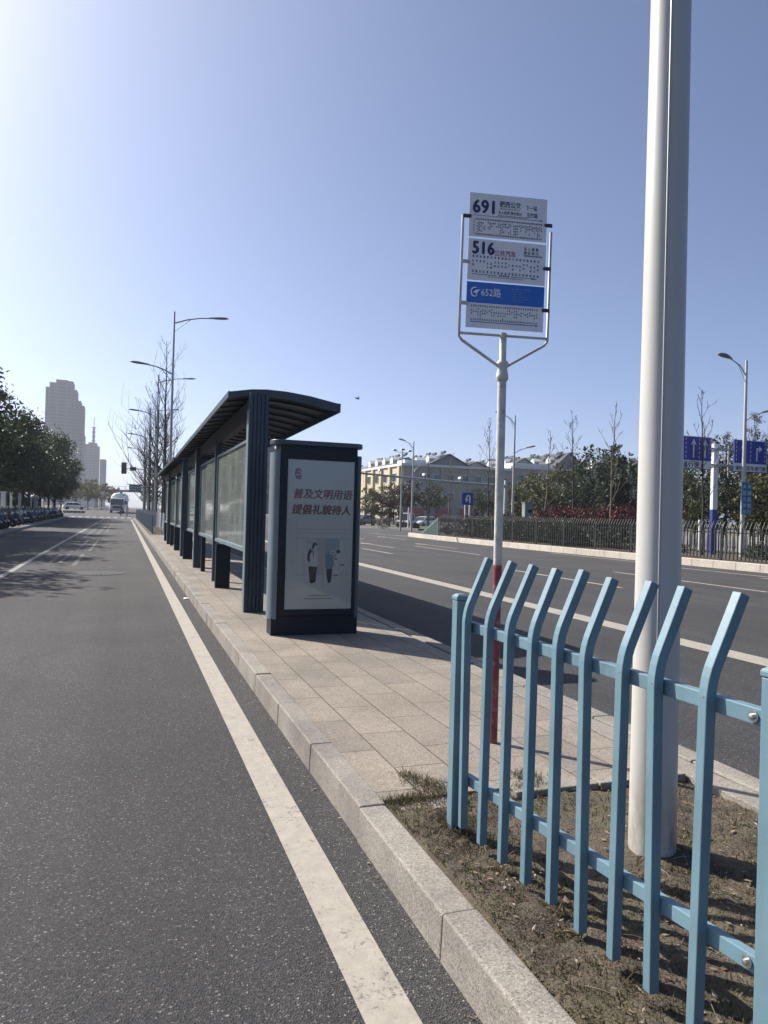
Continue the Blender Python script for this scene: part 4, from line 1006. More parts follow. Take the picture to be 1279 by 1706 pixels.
shrub('bushy_shrub', 'glossy dark bushy shrub in front of the hedge', None, (21.5, 33.0, .24), (.7, 1.4, .62), M['leaf_hedge'], 95, 3000, .075)
for i, (x, y, lb) in enumerate(((27.6, 78.5, 'small round shrub on the lawn beside the light box'), (28.8, 76, 'small round shrub in the middle of the lawn edge'), (29.7, 74.5, 'small round shrub at the right tip of the lawn'))):
    shrub('lawn_shrub', lb, 'small round shrubs on the lawn', (x, y, .1), (1.0 - .25 * i, 1.0 - .25 * i, .6 - .12 * i), M['leaf_purple'], 96 + i, 1200, .07)
for x, y, lb in ((23.5, 22.0, 'low ragged shrub behind the fence at the right edge'), (23.3, 27.5, 'low ragged shrub at the end of the hedge')):
    shrub('low_shrub', lb, 'low ragged shrubs by the fence', (x, y, .2), (.8, 1.1, .32), M['leaf_hedge'], int(x * y), 1500, .06)

# ================================================================== VEHICLES, PEOPLE
def wheel(parent, x, y, z, r_, wd, axis='Y', rim=True):
    Mx = Matrix.Rotation(R(90), 3, 'X') if axis == 'Y' else Matrix.Rotation(R(90), 3, 'Y')
    h = wd / 2
    w_ = MB().lathe([(r_ * .62, -h), (r_ * .93, -h), (r_, -h * .6), (r_, h * .6), (r_ * .93, h), (r_ * .62, h)], 18, (0, 0, 0), 0, Mx).build('wheel', M['tyre'], parent, loc=(x, y, z), smooth=40)
    if rim: MB().lathe([(.02, -h * 1.02), (r_ * .6, -h * .95), (r_ * .6, h * .95), (.02, h * 1.02)], 12, (0, 0, 0), 0, Mx).build('rim', M['chrome'], w_, smooth=40)
    return w_
def scooter(loc, label, group, bodym, quilt=None, rz=0, box=None):
    t = thing('scooter', loc, label, 'scooter', group, rz)     # front towards +x
    wheel(t, .62, 0, .24, .24, .11); wheel(t, -.60, 0, .24, .24, .12)
    b = MB()      # rear body shell
    st = [(-.92, .05, .62, .70), (-.75, .13, .44, .76), (-.45, .16, .36, .74), (-.15, .15, .30, .66), (.02, .13, .24, .34), (.30, .13, .22, .30)]
    vs = []
    for x, hw_, z0, z1 in st: vs += [(x, -hw_, z0), (x, hw_, z0), (x, hw_ * .8, z1), (x, -hw_ * .8, z1)]
    b.add(vs, [(0, 3, 2, 1), (20, 21, 22, 23)] + [(4 * i + k, 4 * i + (k + 1) % 4, 4 * i + 4 + (k + 1) % 4, 4 * i + 4 + k) for i in range(5) for k in range(4)])
    b.build('body', bodym, t, smooth=50)
    b = MB(); vs = []
    for x, hw_, z0, z1 in ((-.78, .10, .765, .80), (-.55, .15, .75, .83), (-.2, .15, .70, .77), (-.04, .10, .67, .71)): vs += [(x, -hw_, z0), (x, hw_, z0), (x, hw_ * .85, z1), (x, -hw_ * .85, z1)]
    b.add(vs, [(0, 3, 2, 1), (12, 13, 14, 15)] + [(4 * i + k, 4 * i + (k + 1) % 4, 4 * i + 4 + (k + 1) % 4, 4 * i + 4 + k) for i in range(3) for k in range(4)]); b.build('seat', M['blackplastic'], t, smooth=50)
    b = MB(); vs = []          # front apron
    for z, hw_, x0, x1 in ((.30, .12, .30, .36), (.50, .19, .34, .46), (.75, .21, .40, .54), (.95, .15, .40, .50), (1.02, .08, .38, .44)): vs += [(x0, -hw_, z), (x1, -hw_ * .5, z), (x1, hw_ * .5, z), (x0, hw_, z)]
    b.add(vs, [(0, 1, 2, 3), (19, 18, 17, 16)] + [(4 * i + k, 4 * i + (k + 1) % 4, 4 * i + 4 + (k + 1) % 4, 4 * i + 4 + k) for i in range(4) for k in range(4)]); b.build('front_apron', bodym, t, smooth=50)
    b = MB(); b.tube([(.62, .075, .24), (.50, .06, .62)], .022, 6); b.tube([(.62, -.075, .24), (.50, -.06, .62)], .022, 6); b.build('fork', M['blackplastic'], t)
    vs = []; b = MB()
    for i in range(7):
        a = R(35 + i * 18); vs += [(.62 + .27 * math.cos(a), -.075, .24 + .27 * math.sin(a)), (.62 + .27 * math.cos(a), .075, .24 + .27 * math.sin(a))]
    b.add(vs, [(2 * i, 2 * i + 1, 2 * i + 3, 2 * i + 2) for i in range(6)]); b.build('mudguard', bodym, t, smooth=60)
    b = MB(); b.tube([(.40, 0, .98), (.36, 0, 1.06)], .03, 8); b.tube([(.28, -.34, 1.05), (.36, -.16, 1.08), (.37, 0, 1.07), (.36, .16, 1.08), (.28, .34, 1.05)], .016, 6); hb = b.build('handlebar', M['blackplastic'], t, smooth=60)
    for s_ in (-1, 1):
        b = MB(); b.tube([(.34, s_ * .22, 1.08), (.37, s_ * .30, 1.22)], .006, 5); b.ellipsoid((.38, s_ * .31, 1.25), (.015, .07, .045), 10, 6); b.build('mirror', M['blackplastic'] if quilt else M['chrome'], hb, smooth=60)
    MB().ellipsoid((.52, 0, .86), (.04, .09, .06), 12, 8).build('headlight', M['headlight'], t, smooth=60)
    if quilt:
        b = MB(); vs = []
        for z, hw_, x0 in ((.86, .16, .46), (.78, .26, .53), (.62, .31, .60), (.44, .30, .60), (.32, .24, .52)):
            vs += [(x0 - .20, -hw_, z), (x0 - .03, -hw_ * .75, z), (x0 + .02, 0, z + .01), (x0 - .03, hw_ * .75, z), (x0 - .20, hw_, z)]
        fs = [(5 * i + k, 5 * i + k + 1, 5 * i + 6 + k, 5 * i + 5 + k) for i in range(4) for k in range(4)]
        b.add(vs, fs); o = b.build('leg_cover', quilt, t, smooth=60)
        m_ = o.modifiers.new('thick', 'SOLIDIFY'); m_.thickness = .025; m_ = o.modifiers.new('round', 'SUBSURF'); m_.levels = 1; m_.render_levels = 1
    if box: MB().box(-1.08, -.74, -.19, .19, .80, 1.10).build('top_box', box, t, bevel=.03)
    return t
gS = 'scooters parked in a row on the left pavement'
S = [scooter((-6.9, 40.6, .14), 'pale grey scooter with curved front apron, nearest of the parked row', gS, M['sc_white'], None, R(-32)),
     scooter((-7.0, 42.2, .14), 'pale scooter with white mirrors beside the nearest one', gS, M['sc_white'], None, R(-25), M['sc_dark']),
     scooter((-7.0, 43.9, .14), 'scooter with bright blue quilted leg cover, third of the row', gS, M['sc_dark'], M['quilt'], R(-20)),
     scooter((-7.1, 45.4, .14), 'scooter with navy leg cover and black top box, fourth of the row', gS, M['sc_grey'], M['quilt2'], R(-20), M['sc_dark']),
     scooter((-7.1, 46.9, .14), 'scooter with slate blue leg cover, fifth of the row', gS, M['sc_dark'], M['quilt3'], R(-18)),
     scooter((-7.15, 48.2, .14), 'small black scooter without cover, sixth of the row', gS, M['sc_dark'], None, R(-15))]
what = ['pale grey scooter', 'pale scooter with dark top box', 'scooter with bright blue leg cover', 'scooter with navy leg cover and top box', 'scooter with slate blue leg cover', 'small black scooter without cover']
def ordn(n): return {1: '1st', 2: '2nd', 3: '3rd'}.get(n if n < 20 else n % 10, '%dth' % n) if not 10 < n < 20 else '%dth' % n
rs = random.Random(8); y = 48.2; n = 7
while y < 103:
    y += rs.uniform(1.0, 1.35) + (y - 48) * .006
    k = rs.choice((2, 3, 4, 5, 5, 0, 2, 1)) if y < 70 else rs.choice((5, 5, 3, 4, 0, 5))
    dup(S[k], (kx(y) - 1.25 + rs.uniform(-.15, .15), y, .14), what[k] + ', ' + ordn(n) + ' of the parked row', rz=R(rs.uniform(-35, -5)), scale=rs.uniform(.94, 1.05)); n += 1
def loft(b, st, mi=0):
    m = len(st[0]); vs = [p for s_ in st for p in s_]; o = [tuple(range(m - 1, -1, -1)), tuple((len(st) - 1) * m + k for k in range(m))]
    b.add(vs, o + [(i * m + k, i * m + (k + 1) % m, (i + 1) * m + (k + 1) % m, (i + 1) * m + k) for i in range(len(st) - 1) for k in range(m)], mi); return b
def car(loc, label, group, paintm, rz, van=False):
    t = thing('parked_car', loc, label, 'car', group, rz); H = 1.85 if van else 1.45
    def sec(x, hw_, z0, z1): return [(x, -hw_ * .92, z0), (x, hw_ * .92, z0), (x, hw_, (z0 + z1) / 2), (x, hw_ * .93, z1), (x, -hw_ * .93, z1), (x, -hw_, (z0 + z1) / 2)]
    loft(MB(), [sec(-2.15, .70, .45, .75), sec(-2.05, .84, .30, .92), sec(-1.2, .88, .22, .95), (sec(.7, .88, .22, .95)), sec(1.2, .87, .22, .90), sec(1.95, .82, .28, .74), sec(2.18, .68, .38, .60)]).build('body', paintm, t, smooth=35)
    x0, x1 = (-2.0, 1.1) if van else (-1.75, 1.0)
    def cab(x, hw_, z): return [(x, -hw_, z), (x, hw_, z)]
    b = MB(); lo = [(x0, -.80, .94), (x1 + .25, -.80, .92), (x1 + .25, .80, .92), (x0, .80, .94)]; hi = [(x0 + .25, -.66, H - .06), (x1 - .55, -.66, H - .06), (x1 - .55, .66, H - .06), (x0 + .25, .66, H - .06)]
    b.hexa(lo + hi); b.build('windows', M['carglass'], t)
    b = MB(); b.hexa([(x0 + .24, -.67, H - .058), (x1 - .54, -.67, H - .058), (x1 - .54, .67, H - .058), (x0 + .24, .67, H - .058), (x0 + .4, -.55, H), (x1 - .75, -.55, H), (x1 - .75, .55, H), (x0 + .4, .55, H)]); b.build('roof', paintm, t)
    b = MB()
    for s_ in (-1, 1):
        b.tube([(x0, s_ * .81, .95), (x0 + .25, s_ * .67, H - .05)], .05, 5); b.tube([(x1 + .25, s_ * .81, .93), (x1 - .55, s_ * .67, H - .05)], .035, 5); b.tube([(-.35, s_ * .815, .95), (-.35, s_ * .67, H - .05)], .035, 5)
    b.build('pillars', paintm, t)
    for x in (-1.35, 1.35):
        for s_ in (-1, 1): wheel(t, x, s_ * .78, .32, .32, .2)
    for s_ in (-1, 1): MB().ellipsoid((2.02, s_ * .62, .66), (.14, .16, .07), 10, 6).build('headlight', M['headlight'], t, smooth=60)
    return t
c0 = car((-9.6, 160, gz(160)), 'white car crossing the far end of the left road', 'white cars round the junction', M['carwhite'], R(12))
for x, y, rz, lb in ((33.5, 66, 200, 'white car half hidden by the dark green fence near the U-turn sign'), (38.0, 92, 215, 'white car beside the shops, right of the parked van')):
    dup(c0, (x, y, gz(y)), lb, rz=R(rz))
car((35.6, 92.5, 0), 'white van parked in front of the red shop', 'white cars round the junction', M['carwhite'], R(235), True)
car((31.0, 97, 0), 'dark car parked under the purple tree', None, M['cardark'], R(215))
# tanker lorry, seen from the front
tk = thing('tanker_lorry', (-1.28, 135, gz(135)), 'white tanker lorry with domed tank coming towards the crossing', 'lorry')
b = MB(); loft(b, [[(-1.16, 0, .55), (1.16, 0, .55), (1.16, 0, 1.55), (1.12, .12, 2.55), (-1.12, .12, 2.55), (-1.16, 0, 1.55)], [(-1.18, 1.7, .55), (1.18, 1.7, .55), (1.18, 1.7, 1.55), (1.14, 1.7, 2.62), (-1.14, 1.7, 2.62), (-1.18, 1.7, 1.55)]]); b.build('cab', M['carwhite'], tk, bevel=.06)
b = MB(); b.hexa([(-1.05, -.03, 1.45), (1.05, -.03, 1.45), (1.05, .05, 1.45), (-1.05, .05, 1.45), (-1.0, .06, 2.38), (1.0, .06, 2.38), (1.0, .14, 2.38), (-1.0, .14, 2.38)]); b.build('windscreen', M['carglass'], tk)
MB().box(-.75, .75, -.05, -.002, .82, 1.22).build('grille', M['blackplastic'], tk); MB().box(-1.18, 1.18, -.12, -.003, .42, .72).build('bumper', M['polegrey'], tk, bevel=.03)
for s_ in (-1, 1):
    MB().box(s_ * .98 - .14, s_ * .98 + .14, -.06, -.002, .84, 1.08).build('headlight', M['headlight'], tk, bevel=.03)
    b = MB(); b.tube([(s_ * 1.14, .1, 2.3), (s_ * 1.36, -.05, 2.25)], .02, 5); b.box(s_ * 1.38 - .09, s_ * 1.38 + .09, -.10, -.04, 1.75, 2.28); b.build('mirror', M['blackplastic'], tk)
    for y in (.8, 4.6, 6.0): wheel(tk, s_ * .98, y, .48, .48, .3, 'X')
b = MB(); Mx = Matrix.Rotation(R(-90), 3, 'X'); b.lathe([(.05, 1.9), (.55, 1.95), (.95, 2.12), (1.12, 2.5), (1.16, 3.2), (1.16, 8.0), (.8, 8.4), (.05, 8.5)], 24, (0, 0, 2.38), 0, Mx); b.build('tank', M['carwhite'], tk, smooth=60)
MB().box(-.5, .5, 1.71, 8.2, .75, 1.1).build('chassis', M['blackplastic'], tk)
tr2 = thing('box_lorry', (-.62, 152, gz(152)), 'white box lorry half hidden behind the tanker', 'lorry')
loft(MB(), [[(-1.1, 0, .5), (1.1, 0, .5), (1.1, 0, 1.3), (1.05, .25, 2.1), (-1.05, .25, 2.1), (-1.1, 0, 1.3)], [(-1.1, 1.6, .5), (1.1, 1.6, .5), (1.1, 1.6, 1.3), (1.05, 1.6, 2.2), (-1.05, 1.6, 2.2), (-1.1, 1.6, 1.3)]]).build('cab', M['carwhite'], tr2, bevel=.05)
MB().hexa([(-1.0, -.03, 1.3), (1.0, -.03, 1.3), (1.0, .05, 1.3), (-1.0, .05, 1.3), (-.95, .20, 2.0), (.95, .20, 2.0), (.95, .28, 2.0), (-.95, .28, 2.0)]).build('windscreen', M['carglass'], tr2)
MB().box(-1.2, 1.2, 1.7, 7, .8, 3.0).build('box_body', M['white'], tr2, bevel=.04)
for s_ in (-1, 1):
    for y in (.8, 5.4): wheel(tr2, s_ * .9, y, .42, .42, .25, 'X')
# riders
import bmesh
def person_mesh(verts, edges, radii, name, m):
    bm = bmesh.new(); sk = bm.verts.layers.skin.verify(); vv = []
    for i, (p, r_) in enumerate(zip(verts, radii)):
        v = bm.verts.new(p); v[sk].radius = r_ if hasattr(r_, '__len__') else (r_, r_); v[sk].use_root = (i == 0); vv.append(v)
    for a, c in edges: bm.edges.new((vv[a], vv[c]))
    me = bpy.data.meshes.new(name); bm.to_mesh(me); bm.free()
    o = bpy.data.objects.new(name, me); COL.objects.link(o)
    o.modifiers.new('skin', 'SKIN'); s_ = o.modifiers.new('sub', 'SUBSURF'); s_.levels = s_.render_levels = 1
    dg = bpy.context.evaluated_depsgraph_get(); e = bpy.data.meshes.new_from_object(o.evaluated_get(dg)); e.materials.clear(); e.materials.append(m)
    o.modifiers.clear(); o.data = e; e.polygons.foreach_set('use_smooth', [True] * len(e.polygons)); return o
def rider(loc, label, top, rz, helmet):
    # seated on a scooter, front towards +x: pelvis on the seat, hands on the bar, feet on the board
    V_ = [(-.25, 0, .86), (-.22, 0, 1.08), (-.16, 0, 1.32), (-.13, 0, 1.42), (-.10, 0, 1.50), (-.07, 0, 1.60), (-.05, 0, 1.70)]
    Rr = [(.15, .13), (.14, .12), (.16, .11), .07, .055, .085, .08]
    E_ = [(0, 1), (1, 2), (2, 3), (3, 4), (4, 5), (5, 6)]
    for s_ in (-1, 1):
        k = len(V_); V_ += [(-.14, s_ * .19, 1.38), (.02, s_ * .25, 1.15), (.24, s_ * .30, 1.09), (.31, s_ * .31, 1.07), (-.18, s_ * .10, .82), (.16, s_ * .14, .78), (.18, s_ * .13, .40), (.28, s_ * .13, .33)]
        Rr += [.065, .05, .038, .032, .09, .07, .05, .04]; E_ += [(2, k), (k, k + 1), (k + 1, k + 2), (k + 2, k + 3), (0, k + 4), (k + 4, k + 5), (k + 5, k + 6), (k + 6, k + 7)]
    o = person_mesh(V_, E_, Rr, 'person', top); o.location = loc; o.rotation_euler.z = rz
    tag(o, label, 'person', 'riders crossing in front of the tanker')
    b = MB(); b.ellipsoid((-.02, 0, 1.655), (.085, .078, .11), 12, 8); b.ellipsoid((.068, 0, 1.64), (.018, .014, .02), 6, 4); b.build('face', M['skin'], o, smooth=60)
    b = MB(); b.ellipsoid((-.04, 0, 1.70), (.115, .105, .10), 14, 8); b.build('helmet' if helmet else 'hair', M['sc_white'] if helmet else M['cloth_dark'], o, smooth=60)
    return o
for x, y, lb, tp, sb, ql, hm in ((-.62, 124, 'rider in dark clothes on a scooter in front of the tanker', M['cloth_dark'], M['sc_dark'], M['quilt2'], False), (.30, 122.5, 'rider in pale clothes on a scooter right of the tanker', M['cloth_pale'], M['sc_white'], None, True)):
    sc_ = scooter((x, y, gz(y)), ('dark' if hm is False else 'pale') + ' scooter ridden in front of the tanker lorry', 'scooters crossing in front of the tanker', sb, ql, R(-90))
    rider((x, y, gz(y)), lb, tp, R(-90), hm)

# ================================================================== FAR STREET FURNITURE
def fence_run(name, label, P, z0, ht, sp, sec, mpost, mpick, bend=.10, group=None, wpk=.034, fin=None, lean=0):
    """fence along a polyline: posts, two rails and a picket panel per section; pickets bend towards +x at the top"""
    t = thing(name, (*P[0], z0), label, 'fence', group)
    for (xa, ya), (xb, yb) in zip(P[:-1], P[1:]):
        Ls = math.hypot(xb - xa, yb - ya); ns = max(1, round(Ls / sec))
        for i in range(ns):
            a0 = Vector((xa + (xb - xa) * i / ns - P[0][0], ya + (yb - ya) * i / ns - P[0][1], 0)); a1 = Vector((xa + (xb - xa) * (i + 1) / ns - P[0][0], ya + (yb - ya) * (i + 1) / ns - P[0][1], 0))
            b = post_mb(.06, -.1, ht * .86); b.build('post', mpost, t, loc=a0)
            d = a1 - a0; n_ = max(2, int(d.length / sp)); b = MB(); h = wpk / 2
            for zc in (.18 * ht, .70 * ht):
                b.hexa([(a0.x - .012, a0.y, zc), (a0.x + .012, a0.y, zc), (a1.x + .012, a1.y, zc), (a1.x - .012, a1.y, zc), (a0.x - .012, a0.y, zc + .04), (a0.x + .012, a0.y, zc + .04), (a1.x + .012, a1.y, zc + .04), (a1.x - .012, a1.y, zc + .04)])
            for j in range(n_):
                p = a0 + d * ((j + .5) / n_); x = p.x - .03
                b.hexa([(x - h, p.y - h, .05), (x + h, p.y - h, .05), (x + h, p.y + h, .05), (x - h, p.y + h, .05), (x - h, p.y - h, ht * .83), (x + h, p.y - h, ht * .83), (x + h, p.y + h, ht * .83), (x - h, p.y + h, ht * .83)])
                b.hexa([(x - h, p.y - h, ht * .83), (x + h, p.y - h, ht * .83), (x + h, p.y + h, ht * .83), (x - h, p.y + h, ht * .83), (x - h + bend, p.y - h, ht), (x + h + bend, p.y - h, ht), (x + h + bend, p.y + h, ht), (x - h + bend, p.y + h, ht)])
            b.build('picket_panel', mpick, t)
    b = post_mb(.06, -.1, ht * .86); b.build('post', mpost, t, loc=(P[-1][0] - P[0][0], P[-1][1] - P[0][1], 0))
    return t
fence_run('blue_fence', 'blue steel fence running along the island kerb beyond the shelter', [(1.47, 42.5), (1.45, 104)], .15, 1.25, .172, 3.1, M['blue_far'], M['blue_far'], .09)
fence_run('dark_fence', 'long dark green fence with bent picket tops along the planting bed', [(20.75, 4), (20.7, 24), (20.45, 34), (20.4, 46.5)], .25, 1.42, .17, 2.6, M['darkgreenmetal'], M['darkgreenmetal'], .11)
lf = fence_run('leaning_fence', 'pale green damaged fence section leaning at the tip of the planting bed', [(20.6, 47.2), (20.9, 50.0), (21.1, 52.2)], .25, 1.35, .11, 2.6, M['greenmetal'], M['greenmetal'], .10)
lf.rotation_euler = (R(-17), R(6), 0)
fence_run('white_fence', 'low white fence behind the planting bed at the right', [(27.2, 20), (27.0, 33)], .25, .80, .14, 2.6, M['polegrey'], M['polegrey'], .0)
# right hand lamps
def road_lamp(loc, label):
    t = thing('street_lamp', loc, label, 'street lamp', 'street lamps along the planting bed across the road')
    MB().tube([(0, 0, -.1), (0, 0, 4), (0, 0, 8.15)], [.10, .075, .05], 14).build('pole', M['polewhite'], t, smooth=50)
    for s_, z0, z1, L in ((-1, 7.55, 8.15, .85), (1, 5.65, 6.05, .95)):
        b = MB(); b.tube([(s_ * .04, 0, z0), (s_ * L * .4, 0, z0 + (z1 - z0) * .6), (s_ * L, 0, z1)], [.03, .026, .022], 7); b.tube([(s_ * .05, 0, z0 - .28), (s_ * L * .25, 0, z0 + .02), (s_ * L * .55, 0, z0 + (z1 - z0) * .68)], .014, 5)
        a_ = b.build('arm', M['polegrey'], t, smooth=50); lamp_head(MB(), (s_ * (L + .62), 0, z1 + .16), (s_ * (L - .06), 0, z1)).build('lamp_head', M['lampgrey'], a_, smooth=60)
    return t
r0_ = road_lamp((24.2, 24.0, .24), 'double arm street lamp with the vertical blue sign at the right edge')
for y, lb in ((43.1, 'double arm street lamp right behind the bus stop pole'), (61.2, 'double arm street lamp left of the U-turn sign')):
    dup(r0_, (24.1, y, .2 if y < 60 else 0), lb)
t = thing('triple_lamp', (25.6, 68, 0), 'slim white lamp post with three small heads at its top', 'street lamp')
MB().tube([(0, 0, -.1), (0, 0, 7.9)], [.09, .05], 10).build('pole', M['polewhite'], t, smooth=50)
for dx, dz in ((-.8, 0), (.05, .1), (.8, 0)):
    b = MB(); b.tube([(0, 0, 7.7), (dx * .6, 0, 7.75), (dx, 0, 7.85 + dz)], .02, 5); b.ellipsoid((dx, 0, 7.92 + dz), (.24, .16, .09), 10, 6); b.build('lamp_head', M['lampgrey'], t)
# vertical blue sign hung on the lamp
t = thing('school_sign', (24.2, 23.86, 2.0), 'vertical blue warning sign with pale lettering hung on the lamp post', 'sign')
b = MB(); b.box(-.25, .25, -.05, -.02, 0, 1.33, 2)
bb = b; b = MB()
for x0, x1, z0, z1 in ((-.245, .245, .0, .02), (-.245, .245, 1.31, 1.33), (-.25, -.232, .02, 1.31), (.232, .25, .02, 1.31)): b.box(x0, x1, -.056, -.051, z0, z1)
b.build('border', M['bluetxt'], t)
b = bb
for i, ch in enumerate('前方学校'): text(b, ch, .21, -.225, .80 - i * .26, -.052, 0, .006)
for i, ch in enumerate('减速慢行'): text(b, ch, .21, .02, .80 - i * .26, -.052, 0, .006)
b.poly([(-.21, -.052, 1.09), (-.04, -.052, 1.09), (-.125, -.052, 1.25)], 0); b.poly([(.125 + .08 * math.cos(a), -.052, 1.16 + .08 * math.sin(a)) for a in np.linspace(0, 6.283, 17)[:-1]], 1)
b.build('panel', [mat('pale_blue_letters', (.30, .46, .58), .5), mat('yellow_green', (.40, .48, .12), .5), mat('school_sign_blue', (.01, .11, .27), .45)], t)
# lane sign on a white and blue post
t = thing('lane_sign_post', (24.1, 25.5, .24), 'thick six sided white post with blue lower part carrying two lane signs', 'sign post')
b = MB(); b.tube([(0, 0, -.1), (0, 0, 1.95)], .155, 6); b.build('post_foot', M['gantryblue'], t)
b = MB(); b.tube([(0, 0, 1.951), (0, 0, 4.80)], .155, 6); b.build('post', M['white'], t)
b = MB()
for z in (3.87, 4.56): b.tube([(-2.6, -.20, z), (2.4, -.20, z)], .045, 8)
b.tube([(.55, -.20, 3.4), (.55, -.20, 4.75)], .04, 8); b.build('crossbars', M['sgalv'], t)
b = MB()
for z in (3.87, 4.56): b.box(-.19, .19, -.26, .19, z - .05, z + .05)
b.build('clamps', M['sgalv'], t)
def lane_sign(x0, x1, txt, arrows, ts):
    b = MB(); z0, z1, zs = 3.62, 5.02, 4.02; b.box(x0, x1, -.32, -.28, z0, z1, 0)
    y = -.322
    b.quad((x0 + .03, y, z0 + .03), (x1 - .03, y, z0 + .03), (x1 - .03, y, zs - .02), (x0 + .03, y, zs - .02), 1)
    for x, y_ in ((x0 + .02, 0),): pass
    for a, c, e, f in ((x0, x1, z1 - .025, z1), (x0, x0 + .025, z0, z1), (x1 - .025, x1, z0, z1)): b.quad((a, y, e), (c, y, e), (c, y, f), (a, y, f), 1)
    for ln in arrows[1]:
        for k in range(5): zz = zs + .08 + k * .185; b.quad((ln - .015, y, zz), (ln + .015, y, zz), (ln + .015, y, zz + .11), (ln - .015, y, zz + .11), 1)
    for ax, kind in arrows[0]:
        b.quad((ax - .035, y, zs + .10), (ax + .035, y, zs + .10), (ax + .035, y, zs + .68), (ax - .035, y, zs + .68), 1)
        if kind == 'up': b.poly([(ax - .15, y, zs + .62), (ax, y, zs + .70), (ax + .15, y, zs + .62), (ax, y, zs + .90)], 1)
        else:
            b.quad((ax + .035, y, zs + .60), (ax + .14, y, zs + .60), (ax + .14, y, zs + .68), (ax + .035, y, zs + .68), 1); b.poly([(ax + .12, y, zs + .50), (ax + .30, y, zs + .64), (ax + .12, y, zs + .78)], 1)
    text(b, txt, ts, x0 + .08, z0 + .095, y - .001, 2, .006, 0, 1.0, 'LEFT', 1.18 if ts > .25 else 1.0)
    b.build('lane_sign', [M['roadblue'], M['white'], M['inkblack']], t)
lane_sign(-2.75, -.50, '按车道行驶', (((-2.25, 'up'), (-1.45, 'up'), (-.85, 'up')), (-2.65, -1.85, -1.15, -.58)), .29)
lane_sign(.72, 2.58, '请按规定车道行驶', (((1.25, 'up'), (2.0, 'right')), (.86, 1.65, 2.46)), .215)
# U-turn sign
t = thing('u_turn_sign', (22.4, 46.5, .24), 'square blue U-turn sign on two thin white posts', 'road sign')
for dx in (-.12, .22): MB().tube([(dx, 0, -.1), (dx, 0, 2.25)], .055, 10).build('post', M['white'], t, smooth=50)
b = MB(); b.box(-.42, .42, -.09, -.06, 2.16, 3.0, 0)
y = -.092; wv = .055; pts = [(.17, 2.30)] + [(.17, 2.66)] + [(.05 + .12 * math.cos(a), 2.66 + .16 * math.sin(a)) for a in np.linspace(.2, math.pi - .2, 8)] + [(-.07, 2.66), (-.07, 2.55)]
for (xa, za), (xb, zb) in zip(pts[:-1], pts[1:]):
    d = Vector((xb - xa, zb - za)).normalized(); nx_, nz_ = -d.y * wv, d.x * wv
    b.quad((xa - nx_, y, za - nz_), (xb - nx_, y, zb - nz_), (xb + nx_, y, zb + nz_), (xa + nx_, y, za + nz_), 1)
b.poly([(-.22, y - .001, 2.56), (.08, y - .001, 2.56), (-.07, y - .001, 2.34)], 1)
b.build('sign_plate', [M['roadblue'], M['white']], t)
# camera gantry over the right road
t = thing('camera_gantry', (24.6, 45.0, .2), 'long horizontal steel gantry arm with traffic cameras across the right road', 'gantry')
MB().tube([(0, 0, -.2), (0, 0, 3.95)], [.16, .13], 14).build('pole', M['polewhite'], t, smooth=50)
MB().tube([(0, 0, 3.55), (-4, 0, 3.66), (-11, 0, 4.0), (-14, 0, 4.12)], [.10, .085, .062, .055], 12).build('arm', M['polegrey'], t, smooth=50)
for dx, z in ((-3.5, 3.66), (-6.1, 3.78), (-9.2, 3.93)):
    b = MB(); b.tube([(dx, 0, z + .05), (dx, 0, z + .24)], .025, 6); b.box(dx - .09, dx + .09, -.32, .10, z + .22, z + .37); b.build('traffic_camera', M['white'], t, bevel=.02)
t = thing('utility_cabinet', (24.7, 42.2, .2), 'grey green utility cabinet beside the lamp post', 'cabinet')
MB().box(-.32, .32, -.2, .2, .25, 2.35).build('housing', M['cabinet'], t, bevel=.02); MB().box(-.35, .35, -.23, .23, 2.351, 2.41).build('lid', M['cabinet'], t); MB().box(-.36, .36, -.24, .24, -.05, .249).build('base', M['concrete'], t); MB().box(-.06, .2, -.212, -.201, 1.75, 1.95).build('label_plate', M['inkblack'], t)
for x, y, h, lb in ((25.2, 40.2, 1.5, 'short white marker post above the hedge'), (26.6, 30.2, 1.5, 'white tree stake left of the big lamp pole'), (26.6, 29.0, 1.5, 'second white tree stake beside the big lamp pole'), (26.4, 23.4, 1.6, 'white tree stake by the right edge')):
    b = MB(); b.tube([(0, 0, -.1), (0, 0, h)], [.10, .085], 10); o = b.build('marker_post', M['white'], smooth=50, loc=(x, y, .25)); tag(o, lb, 'post', 'short white posts in the planting bed')
o = MB().tube([(0, 0, -.1), (0, 0, 2.3)], [.09, .07], 10).build('marker_post', M['white'], smooth=50, loc=(29.0, 74.6, .1)); tag(o, 'slim white post at the tip of the lawn', 'post')
# traffic light over the left road
t = thing('traffic_light', (2.9, 101, .15), 'dark traffic light on a long arm over the left road', 'traffic light')
MB().tube([(0, 0, -.2), (0, 0, 6.9)], [.13, .10], 12).build('pole', M['polegrey'], t, smooth=50)
MB().tube([(0, 0, 6.3), (-1.6, 0, 6.46), (-3.5, 0, 6.48)], [.07, .055, .04], 10).build('arm', M['polegrey'], t, smooth=50)
b = MB(); b.box(-3.48, -2.84, -.28, -.08, 5.72, 7.2); hd_ = b.build('signal_head', M['blackplastic'], t, bevel=.04)
for z in (5.98, 6.46, 6.94): MB().lathe([(.19, 0), (.19, .03), (.05, .05)], 16, (-3.16, -.281, z), 0, Matrix.Rotation(R(90), 3, 'X')).build('lens', M['sig_lens'], hd_)
MB().box(-2.42, -1.66, -.22, -.08, 6.18, 6.66).build('countdown_box', M['blackplastic'], t, bevel=.03)
t = thing('direction_sign', (6.2, 190, gz(190)), 'large dark direction sign on a gantry far down the road', 'direction sign')
MB().tube([(0, 0, -.2), (0, 0, 6.8)], [.2, .16], 12).build('pole', M['polegrey'], t, smooth=50)
